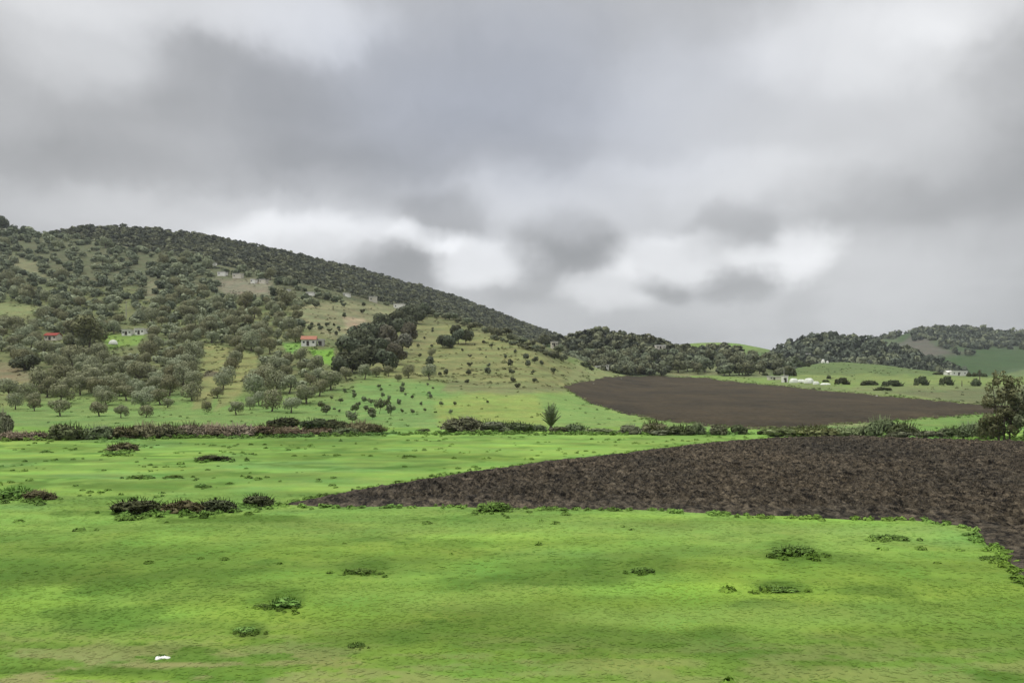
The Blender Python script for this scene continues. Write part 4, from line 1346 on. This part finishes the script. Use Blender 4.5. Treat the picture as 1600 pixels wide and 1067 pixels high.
for px_, base, wp, hp, mt, spk, lab in WEEDS:
    if wp:
        place_bush('weed_clump', 'weeds_' + mt, mt, px_, base, wp, hp * (0.68 if base < 810 else 0.5), lab, 'weed', 'weeds in the meadow', 'ground', spk, 3, 620, 0.11)

# ------------------------------------------------------------------ palm and tall tree
def build_palm():
    P1 = at_ground(861, 671)
    s = P1[1] / F
    H = 40 * s; W = 26 * s
    t = empty('palm_tree', (P1[0], P1[1] + 0.4, P1[2]))
    tag(t, 'young palm tree with upright spiky fronds standing behind the hedge', 'palm')
    r = np.random.RandomState(3)
    v, q = tube([(0, 0, -.1), (0, 0, .1), (0.02, 0, .25), (0.02, 0, .42)], [.28, .27, .24, .18], 9)
    obj('trunk', np_mesh('palm_trunk', v, q, M['bark'], None, True), t)
    for k in range(34):
        a = k * 2.399; lean = 0.05 + 0.62 * (k / 33.0) ** 1.2
        ln = H * (0.96 - 0.46 * (k / 33.0)) * r.uniform(.9, 1.08)
        V = []; n = 16; sh = []
        prev = np.array([0.02, 0, .3]); d_el = math.pi / 2 - lean
        pts = [prev]
        for i in range(n):
            e = d_el - 0.55 * (i / n) ** 1.5 * (0.4 + lean)
            prev = prev + ln / n * np.array([math.cos(a) * math.cos(e), math.sin(a) * math.cos(e), math.sin(e)])
            pts.append(prev)
        side = np.array([-math.sin(a), math.cos(a), 0])
        for i in range(2, n + 1):
            p = pts[i]; d = pts[i] - pts[i - 1]; d /= np.linalg.norm(d)
            lw = 0.56 * math.sin(math.pi * min(1, (i + 1.5) / (n + 3))) ** 0.7
            for sg in (-1, 1):
                tip = p + side * sg * lw * .6 + d * lw * .75 + np.array([0, 0, -.06])
                w_ = d * 0.06
                V += [p - w_, p + w_, tip + w_ * .3, tip - w_ * .3]; sh += [r.rand()] * 4
        for i in range(n):
            w_ = side * .02
            V += [pts[i] - w_, pts[i] + w_, pts[i + 1] + w_, pts[i + 1] - w_]; sh += [.7] * 4
        V = np.array(V)
        obj('frond', np_mesh('palm_frond', V, quads_n(len(V) // 4), M['palm'], None, False, None, np.array(sh)), t)


def build_tall_tree(px_, base, wpx, hpx, seed, label, dens=6500):
    P1 = at_ground(px_, base)
    s = P1[1] / F
    W, H = wpx * s, hpx * s
    r = np.random.RandomState(seed)
    t = empty('tall_tree', (P1[0], P1[1], P1[2]))
    L = []
    # ragged upright sprays with gaps between them
    for k in range(38):
        z = r.uniform(.12, 1.0)
        half = W * 0.5 * (0.55 + 0.55 * math.sin(math.pi * min(1, z * 0.85 + .12))) * (1 if z < .75 else 0.82)
        x = r.uniform(-1, 1) * half * 0.9; y = r.uniform(-1, 1) * half * 0.55
        L.append((x, y, z * H * .95, W * r.uniform(.08, .15), r.uniform(1.0, 1.5)))
    for k in range(5):
        L.append((W * (-.40 + .2 * k) + r.normal() * .1, r.normal() * .2, H * (0.93 + .09 * (k in (1, 2))) * (0.9 if k in (0,) else 1), W * .085, 1.8))
    V, sh, sn = leaf_cloud(r, L, dens, 0.15, 1.7, 0.15, 0.5, 0.2)
    obj('crown', np_mesh('tall_tree_crown', V, quads_n(dens), M['tall'], None, False, None, sh, sn), t)
    parts = []
    for k in range(3):
        x = (-.12 + .14 * k) * W
        parts.append(tube([(x, 0, -.2), (x, .02, H * .12), (x * 1.5, .05, H * .45), (x * 2.4 + r.normal() * .1, .05, H * .92)], [.11, .09, .06, .02], 6))
    for k in range(26):
        q = L[k]
        parts.append(tube([((-.12 + .14 * (k % 3)) * W * 1.2, .02, q[2] * .55), (q[0] * .6, q[1] * .6, q[2] * .85), (q[0], q[1], q[2])], [.035, .025, .01], 5))
    v, qd = join(parts)
    obj('trunk', np_mesh('tall_tree_trunk', v, qd, M['bark'], None, True), t)
    tag(t, label, 'tree', 'tall trees beside the hedge')


build_palm()
build_tall_tree(1568, 690, 60, 100, 41, 'tall ragged tree at the end of the hedge by the far field tip')
build_tall_tree(1614, 691, 56, 84, 43, 'tree half outside the picture beside the tall ragged one')

# ------------------------------------------------------------------ buildings, poles, stones
def box(x0, x1, y0, y1, z0, z1):
    V = np.array([(x0, y0, z0), (x1, y0, z0), (x1, y1, z0), (x0, y1, z0), (x0, y0, z1), (x1, y0, z1), (x1, y1, z1), (x0, y1, z1)], float)
    Q = np.array([(0, 3, 2, 1), (4, 5, 6, 7), (0, 1, 5, 4), (1, 2, 6, 5), (2, 3, 7, 6), (3, 0, 4, 7)])
    return V, Q


def gable_roof(w, d, z, rise, ov=0.25, th=0.12):
    a, b = w / 2 + ov, d / 2 + ov
    V = []
    for dz in (0, th):
        V += [(-a, -b, z + dz), (a, -b, z + dz), (a, 0, z + rise + dz), (-a, 0, z + rise + dz), (a, b, z + dz), (-a, b, z + dz)]
    Q = [(0, 1, 2, 3), (3, 2, 4, 5), (9, 8, 7, 6), (11, 10, 8, 9), (0, 6, 7, 1), (1, 7, 8, 2), (2, 8, 10, 4), (4, 10, 11, 5), (5, 11, 9, 3), (3, 9, 6, 0)]
    return np.array(V, float), np.array(Q)


def build_house(name, px_, base, wpx, hpx, label, cat, group=None, wall='white', roof='flat', roofmat='concrete', rz=0.0, depth=None, doors=1, wins=2, P1=None):
    P1 = at_slope(px_, base) if P1 is None else P1
    s = P1[1] / F
    w, h = wpx * s, hpx * s
    d = depth or max(3.0, w * 0.6)
    t = empty(name, (P1[0], P1[1], P1[2] - 0.15), rz)
    wall_h = h if roof == 'flat' else h * 0.62
    parts = [box(-w / 2, w / 2, -d / 2, d / 2, -1.0, wall_h)]
    if roof != 'flat':   # gable ends
        rise = h - wall_h
        for x in (-w / 2 + .01, w / 2 - .13):
            V = np.array([(x, -d / 2 + .02, wall_h), (x, d / 2 - .02, wall_h), (x, 0.01, wall_h + rise * .97), (x, -0.01, wall_h + rise * .97), (x + .12, -d / 2 + .02, wall_h), (x + .12, d / 2 - .02, wall_h), (x + .12, 0.01, wall_h + rise * .97), (x + .12, -.01, wall_h + rise * .97)])
            Q = np.array([(0, 1, 2, 3), (7, 6, 5, 4), (0, 4, 5, 1), (1, 5, 6, 2), (2, 6, 7, 3), (3, 7, 4, 0)])
            parts.append((V, Q))
    v, q = join(parts)
    obj('wall', np_mesh(name + '_wall', v, q, M[wall]), t)
    if roof == 'flat':
        v, q = join([box(-w / 2 - .12, w / 2 + .12, -d / 2 - .12, d / 2 + .12, wall_h + .003, wall_h + .16), box(-w / 2 - .12, w / 2 + .12, -d / 2 - .12, -d / 2 + .05, wall_h + .163, wall_h + .4),
                     box(-w / 2 - .12, w / 2 + .12, d / 2 - .05, d / 2 + .12, wall_h + .163, wall_h + .4)])
    else:
        v, q = gable_roof(w, d, wall_h + .004, h - wall_h)
    obj('roof', np_mesh(name + '_roof', v, q, M[roofmat]), t)
    y = -d / 2
    for k in range(doors):
        x = w * (-.05 + .3 * k)
        v, q = box(x - .42, x + .42, y - .04, y + .05, 0.0, min(2.0, wall_h * .8))
        obj('door', np_mesh(name + '_door', v, q, M['door']), t)
    for k in range(wins):
        x = w * (-.33 + .66 * k / max(1, wins - 1)) if wins > 1 else -w * .3
        z0 = wall_h * .45
        v, q = box(x - .32, x + .32, y - .03, y + .05, z0, z0 + min(.75, wall_h * .3))
        obj('window', np_mesh(name + '_window', v, q, M['glass']), t)
    return tag(t, label, cat, group)


build_house('house', 483, 540, 22, 15, 'white house under a red tiled roof in the grove', 'house', None, 'white', 'gable', 'redroof', 0.12)
build_house('house', 502, 540, 9, 8, 'small grey outbuilding next to the red-roofed house', 'outbuilding', None, 'grey', 'flat', 'concrete', 0.1, wins=1)
build_house('house', 83, 531, 20, 11, 'house with a low scarlet roof among the olives near the tall yellow-green tree', 'house', None, 'beige', 'gable', 'scarlet', -0.1)
build_house('house', 200, 524, 14, 7, 'low white house at the back of the bright green patch', 'house', None, 'white', 'flat', 'concrete', 0.1)
build_house('house', 221, 523, 15, 8, 'second low white house at the back of the bright green patch', 'house', None, 'white', 'flat', 'concrete', -0.1)
build_house('house', 985, 581, 20, 8, 'white flat-roofed house on the top edge of the far ploughed field', 'house', None, 'white', 'flat', 'concrete', 0.05)
build_house('house', 945, 577, 11, 7, 'small white hut behind the turf bank near the far field', 'hut', None, 'white', 'flat', 'concrete', 0.1, wins=1)
build_house('house', 934, 575, 8, 3, 'low white wall-like shed next to the small white hut', 'shed', None, 'white', 'flat', 'concrete', 0.1, wins=0)
build_house('house', 866, 541, 10, 7, 'pale little house by the hedge at the end of the knoll', 'house', None, 'beige', 'flat', 'concrete', 0.1)
build_house('house', 1226, 597, 7, 10, 'narrow white gatehouse at the end of the white sheeting', 'house', None, 'white', 'flat', 'concrete', 0.0, wins=1)
build_house('house', 1209, 594, 18, 5, 'long low brown-walled shed beside the gatehouse', 'shed', None, 'beige', 'flat', 'concrete', 0.0, wins=1)
build_house('house', 1494, 587, 27, 6, 'long white building below the green far hill', 'building', None, 'white', 'flat', 'white', 0.12, wins=3)
build_house('house', 1482, 587, 10, 7, 'white gabled end of the farm beside the long white building', 'house', None, 'white', 'gable', 'white', 0.12, wins=1)
P1 = LAYERS['wood'].at(np.array([1257.0]), np.array([0.56]))[0]
build_house('house', 1257, 558, 10, 5, 'white house half hidden in the wood of the round hill', 'house', None, 'white', 'flat', 'concrete', 0.1, P1=P1 + np.array([0, -6, 3.0]))
P1 = LAYERS['ridge'].at(np.array([1029.0]), np.array([0.80]))[0]
build_house('house', 1029, 553, 15, 5, 'white-roofed house among the trees under the ridge crest', 'house', None, 'beige', 'flat', 'white', 0.1, P1=P1 + np.array([0, -5, 2.4]))

def at_main(px_, row_):
    t = (row_ - float(L_MAIN.foot(px_))) / (float(L_MAIN.crest(px_)) - float(L_MAIN.foot(px_)))
    return L_MAIN.at(np.array([px_]), np.array([t]))[0]


for k, (px_, base, wp, hp, mt) in enumerate(HAMLET):
    word = {'white': 'whitewashed', 'grey': 'grey', 'beige': 'sand-coloured'}[mt]
    b_ = base
    P1 = at_slope(px_, base) if base > float(crest_slope(px_)) + 1 else at_main(px_, base)
    build_house('house', px_, b_, wp, hp, f'tiny {word} house of the hillside hamlet, {ordw(k + 1)} along it from the hilltop end', 'house', 'houses of the hillside hamlet', mt, 'flat', 'concrete', rs.uniform(-.3, .3), doors=0, wins=1, P1=P1)


def build_mound(name, px_, base, wpx, hpx, label, cat, mat, seed, on='slope', flat=0.6, ridge=0.2):
    P1 = at_slope(px_, base) if on == 'slope' else at_ground(px_, base)
    s = P1[1] / F
    r = np.random.RandomState(seed)
    nu, nv = 28, 10
    V = []
    ph = r.uniform(0, 6, 4)
    for j in range(nv + 1):
        e = (math.pi / 2) * j / nv
        for i in range(nu):
            a = 2 * math.pi * i / nu
            k = 1 + ridge * (math.sin(3 * a + ph[0]) * .5 + math.sin(5 * a + ph[1]) * .3 + r.normal() * .12) * math.cos(e)
            V.append((wpx * s / 2 * math.cos(a) * math.cos(e) ** flat * k, wpx * s * .35 * math.sin(a) * math.cos(e) ** flat * k, hpx * s * math.sin(e) * (1 + ridge * .5 * math.sin(4 * a + ph[2]) * math.cos(e)) - .05))
    Q = []
    for j in range(nv):
        for i in range(nu):
            i2 = (i + 1) % nu
            Q.append((j * nu + i, j * nu + i2, (j + 1) * nu + i2, (j + 1) * nu + i))
    o = obj(name, np_mesh(name, np.array(V), np.array(Q), M[mat], None, True), None, (P1[0], P1[1], P1[2]))
    return tag(o, label, cat)


for k, (px_, base, wp, hp, txt) in enumerate([(1240, 598, 14, 7, 'largest and nearest the gatehouse'), (1252, 598, 13, 5, 'second from the gatehouse'), (1264, 599, 16, 8, 'peaked one in the middle'), (1275, 600, 10, 5, 'low one past the peaked one'),
                                            (1289, 601, 16, 3, 'long flat one at the far end')]):
    build_mound('covered_heap', px_, base, wp, hp, f'heap under white sheeting at the farm, {txt}', 'covered heap', 'sheet', 60 + k)
build_mound('domed_shrine', 1286, 567, 6, 6, 'small white dome on the green hillock, larger of a pair', 'dome', 'white', 71, ridge=0.0, flat=1.0)
build_mound('domed_shrine', 1293, 567, 4, 4, 'small white dome on the green hillock, smaller of a pair', 'dome', 'white', 72, ridge=0.0, flat=1.0)
build_mound('greenhouse', 177, 538, 14, 7, 'pale rounded plastic tunnel at the bright green patch in the grove', 'greenhouse', 'sheet', 73, ridge=0.03, flat=0.8)
build_mound('boulder', 992, 678, 8, 6, 'pale boulder under the grey bush, taller of two', 'boulder', 'stone', 74, 'ground', ridge=0.35)
build_mound('boulder', 1007, 678, 10, 5, 'pale boulder under the domed brown bush, flatter of two', 'boulder', 'stone', 75, 'ground', ridge=0.35)
build_mound('plastic_bag', 253, 1024, 26, 6, 'crumpled white plastic bag lying in the dry verge grass', 'litter', 'white', 76, 'ground', ridge=0.5)
for k, (px_, base, txt) in enumerate([(970, 594, 'by the top corner of the far ploughed field'), (1370, 620, 'on the long edge of the far ploughed field'), (927, 602, 'near the knoll side of the far ploughed field'), (1083, 652, 'in the rough lower part of the far ploughed field')]):
    build_mound('stone', px_, base, 4, 2.5, f'single pale stone {txt}', 'stone', 'stone', 80 + k, ridge=0.3)
for k, (px_, base, txt) in enumerate([(998, 744, 'in the middle of the dark ploughed field'), (906, 792, 'on the meadow side of the dark ploughed field'), (586, 770, 'in the narrow tip of the dark ploughed field')]):
    build_mound('stone', px_, base, 6, 4, f'pale stone {txt}', 'stone', 'stone', 90 + k, 'ground', ridge=0.3)


def build_pole(px_, base, hpx, label, mat='pole', arm=True, P1=None):
    P1 = at_slope(px_, base) if P1 is None else P1
    s = P1[1] / F
    h = hpx * s
    t = empty('utility_pole', tuple(P1))
    v, q = tube([(0, 0, -.5), (0, 0, h * .5), (0, 0, h)], [.17, .14, .10], 8)
    obj('shaft', np_mesh('pole_shaft', v, q, M[mat], None, True), t)
    if arm:
        v, q = join([box(-.6, .6, -.05, .05, h - .45, h - .33)] + [box(x - .04, x + .04, -.04, .04, h - .327, h - .15) for x in (-.5, .5)])
        obj('crossarm', np_mesh('pole_crossarm', v, q, M['timber']), t)
    tag(t, label, 'pole')


build_pole(197, 497, 26, 'pale concrete utility pole rising out of the hillside woodland')
build_pole(1531, 604, 26, 'thin dark utility pole beside the last lane bush', 'timber')
build_pole(974, 577, 22, 'thin leaning-looking utility pole by the white hut near the far field', 'pole')
build_pole(1503, 604, 9, 'short dark fence post on the field lane between two bushes', 'timber', False)
build_pole(1225, 590, 14, 'pale utility pole behind the gatehouse of the farm', 'pole', False)

# ------------------------------------------------------------------ grass in the meadow
def tussocks(r, B, w, hgt, colr, nq):
    """low domes of leaves standing at the points B"""
    n = len(B)
    d = r.normal(size=(n, nq, 3)); d[..., 2] = np.abs(d[..., 2]) + .15; d /= np.linalg.norm(d, axis=2)[..., None]
    off = d * r.uniform(.55, 1.05, (n, nq))[..., None] * np.stack([w / 2, w / 2, hgt], -1)[:, None, :]
    nr = d.copy(); nr[..., 2] += 1.1
    t = d + r.normal(size=d.shape) * .3; t[..., 2] += .45
    cc = colr[:, None, :] * r.uniform(.8, 1.25, (n, nq))[..., None]
    return ((B[:, None, :] + off).reshape(-1, 3), t.reshape(-1, 3), nr.reshape(-1, 3), cc.reshape(-1, 3), (w[:, None] * r.uniform(.16, .32, (n, nq))).ravel(), np.full(n * nq, 1.9))


def cover_mesh(r, name, P, T, NR, SZ, AS, C):
    n = len(P)
    T = T / np.linalg.norm(T, axis=1)[:, None]
    a = np.cross(T, r.normal(size=(n, 3))); a /= np.linalg.norm(a, axis=1)[:, None]
    b = np.cross(T, a)
    a *= (SZ * AS / 2)[:, None]; b *= (SZ / 2)[:, None]
    V = np.stack([P - a, P - b, P + a, P + b], 1).reshape(-1, 3)
    return np_mesh(name, V, quads_n(n), M['blade'], np.clip(np.repeat(C, 4, 0), 0.004, .6), False, None, None, np.repeat(NR, 4, 0))


def build_turf():
    """rough turf, tufts and dwarf scrub over the slope, thicker along its little terraces and field edges"""
    r = np.random.RandomState(61)
    n = 30000
    u = r.uniform(-20, 1610, n); v = r.uniform(425, 674, n)
    ok = v > crest_slope(u) + 1
    t = 0.5 + 0.5 * np.sin(v * 0.62 + 5.0 * fbm(u / 60.0, v / 20.0, 91, 3))
    knoll = sstep(0, 8, poly_sd(u, v, [(455, 478), (640, 476), (690, 480), (900, 560), (890, 612), (700, 612), (600, 590), (520, 530)]))
    q = fbm(u / 26, v / 7, 411, 4)
    dens = 0.12 + 0.75 * sstep(.5, .66, q)
    dens = np.where(knoll > .5, 0.10 + 0.6 * sstep(.45, .62, q) * t, dens)
    crop = np.zeros(n, bool)
    for poly in ([(-700, 641), (330, 632), (420, 640), (520, 640), (560, 600), (640, 588), (720, 605), (900, 612), (1100, 690), (-700, 700)], [(990, 578), (1600, 588), (1600, 700), (990, 700)]):
        crop |= poly_sd(u, v, poly) > 0
    dens = np.where(crop, dens * 0.16, dens)
    sd = poly_sd(u, v, FAR_FIELD)
    dens = np.where(sd > -1, 0, dens)
    dens = np.where((sd < -1) & (sd > -4), 0.6, dens)
    ok &= r.rand(n) < dens
    u, v = u[ok], v[ok]
    B = at_slope(u, v)
    w = r.uniform(.5, 1.5, len(u)) * (0.5 + 0.5 * sstep(120, 260, B[:, 1])); h = w * r.uniform(.15, .5, len(u))
    col = slope_colour(u, v) * r.uniform(.55, 1.1, len(u))[:, None]
    # ragged verge of the far field, pale dry stalks
    m = 1500
    k = r.randint(0, len(FAR_FIELD) - 1, m); a = np.array(FAR_FIELD, float)
    # pick edges in proportion to their length
    ln = np.hypot(*(np.roll(a, -1, 0) - a).T); k = r.choice(len(a), m, p=ln / ln.sum())
    tt = r.rand(m)[:, None]
    e = a[k] * (1 - tt) + np.roll(a, -1, 0)[k] * tt + r.normal(size=(m, 2)) * (1.6, .8)
    e = e[(e[:, 0] < 1620)]
    B2 = at_slope(e[:, 0], e[:, 1])
    w2 = r.uniform(.4, 1.3, len(e)) * (0.5 + 0.5 * sstep(120, 300, B2[:, 1])); h2 = w2 * r.uniform(.2, .5, len(e))
    c2 = np.where(r.rand(len(e))[:, None] < .5, G(0.20, 0.215, 0.105)[None], slope_colour(e[:, 0], e[:, 1]) * .8)
    P, T, NR, C, SZ, AS = tussocks(r, np.concatenate([B, B2]), np.concatenate([w, w2]), np.concatenate([h, h2]), np.concatenate([col, c2]), 16)
    tag(obj('undergrowth', cover_mesh(r, 'undergrowth', P, T, NR, SZ, AS, C)), 'tufts of rough grass and dwarf scrub dotted over the slope', 'undergrowth', None, 'stuff')


def build_grass():
    """one sheet of cover: low leaves lying over the sward and scattered taller tussocks"""
    r = np.random.RandomState(99)
    P = []; T = []; NR = []; SZ = []; C = []; AS = []
    # low leaves
    for (y0, y1, dens, sz) in ((13.2, 24, 55, .075), (24, 44, 16, .11)):
        n = int(0.68 * (y1 * y1 - y0 * y0) * dens)
        y = np.sqrt(r.uniform(y0 * y0, y1 * y1, n)); x = y * r.uniform(-.68, .68, n)
        k = poly_sd(x, y, NEAR_W) < 0.2
        x, y = x[k], y[k]; n = len(x)
        P.append(np.stack([x, y, ground_z(x, y) + r.uniform(0.002, 0.010, n)], -1))
        t = r.normal(size=(n, 3)) * 0.035; t[:, 2] = 1
        T.append(t); NR.append(np.tile([0., 0., 1.], (n, 1)) + r.normal(size=(n, 3)) * .05)
        SZ.append(np.full(n, sz) * r.uniform(.6, 1.3, n)); AS.append(np.full(n, 2.2))
        C.append(meadow_colour(x, y) * r.uniform(1.19, 1.40, n)[:, None])
    # tussocks
    n = 4600
    y = np.sqrt(r.uniform(13.2 ** 2, 108 ** 2, n)); x = y * r.uniform(-.68, .68, n)
    q = fbm(x / 5.0, y / 3.0, 401, 4)
    k = (poly_sd(x, y, NEAR_W) < -0.2) & (r.rand(n) < sstep(0.47, 0.66, q) * (0.05 + 0.6 * sstep(20, 50, y))) & (HZ + F * CAMZ / y > 676)
    x, y = x[k], y[k]; w = r.uniform(.25, .9, len(x)) * 0.6; hgt = w * r.uniform(.16, .36, len(x)); tone = r.uniform(.66, 1.05, len(x))
    # ranker growth along the edge of the ploughed field
    ex = []; ey = []
    for k in range(len(NEAR_W)):
        (x1, y1), (x2, y2) = NEAR_W[k], NEAR_W[(k + 1) % len(NEAR_W)]
        if max(y1, y2) > 93 or min(y1, y2) < 16:
            continue
        m = int(math.hypot(x2 - x1, y2 - y1) * 4.5)
        t = r.rand(m)
        ex.append(x1 + (x2 - x1) * t + r.normal(size=m) * .22); ey.append(y1 + (y2 - y1) * t - .1 + r.normal(size=m) * .22)
    ex = np.concatenate(ex); ey = np.concatenate(ey)
    k = np.abs(ex / ey) < .7; ex, ey = ex[k], ey[k]
    x = np.concatenate([x, ex]); y = np.concatenate([y, ey])
    w = np.concatenate([w, r.uniform(.2, .5, len(ex))]); hgt = np.concatenate([hgt, r.uniform(.07, .2, len(ex))]); tone = np.concatenate([tone, r.uniform(.62, 1.18, len(ex))])
    # green skirts round the standing weeds, and pale growth at the foot of the hedge
    wx = []; wy = []; ww = []; wt = []
    for px_, base, wp, hp, mt, spk, lab in WEEDS:
        if wp:
            m = 16
            u = px_ + r.normal(size=m) * wp * .42; v = base + np.abs(r.normal(size=m)) * hp * .16
            g = at_ground(u, v)
            wx.append(g[:, 0]); wy.append(g[:, 1]); ww.append(r.uniform(.12, .30, m) * min(2.0, wp * g[0, 1] / F)); wt.append(r.uniform(.5, .95, m))
    u = r.uniform(-20, 1610, 900)
    v = np.where(u < 610, 689 - u * .016, np.where(u < 1180, 678, 686.5)) + r.normal(size=900) * .9
    g = at_ground(u, v)
    k = poly_sd(g[:, 0], g[:, 1], NEAR_W) < -.3
    g = g[k]
    wx.append(g[:, 0]); wy.append(g[:, 1]); ww.append(r.uniform(.3, .9, len(g))); wt.append(r.uniform(.45, .95, len(g)))
    wx, wy, ww, wt = map(np.concatenate, (wx, wy, ww, wt))
    x = np.concatenate([x, wx]); y = np.concatenate([y, wy]); w = np.concatenate([w, ww]); hgt = np.concatenate([hgt, ww * r.uniform(.3, .6, len(ww))]); tone = np.concatenate([tone, wt])
    for lst, a in zip((P, T, NR, C, SZ, AS), tussocks(r, np.stack([x, y, ground_z(x, y)], -1), w, hgt, meadow_colour(x, y) * tone[:, None] * 1.12, 30)):
        lst.append(a)
    P, T, NR, SZ, AS, C = map(np.concatenate, (P, T, NR, SZ, AS, C))
    me = cover_mesh(r, 'grass', P, T, NR, SZ, AS, C)
    tag(obj('grass', me), 'bright green young crop, low leaves and tussocks covering the meadow', 'grass', None, 'stuff')


build_grass()
build_turf()

# ------------------------------------------------------------------ air
if HAZE > 0:
    m = bpy.data.materials.new('valley_air')
    m.use_nodes = True
    nt = m.node_tree
    nt.nodes.clear()
    ov = nt.nodes.new('ShaderNodeOutputMaterial')
    pv = nt.nodes.new('ShaderNodeVolumePrincipled')
    pv.inputs['Color'].default_value = (0.86, 0.92, 0.98, 1)
    pv.inputs['Density'].default_value = HAZE
    pv.inputs['Anisotropy'].default_value = 0.2
    nt.links.new(pv.outputs[0], ov.inputs['Volume'])
    v, q = box(-9500 * 6.2, 9500 * 6.2, -60, 9500, -20, 260)
    o = obj('haze', np_mesh('haze', v, q, m))
    tag(o, 'thin grey air over the whole valley', 'haze', None, 'stuff')
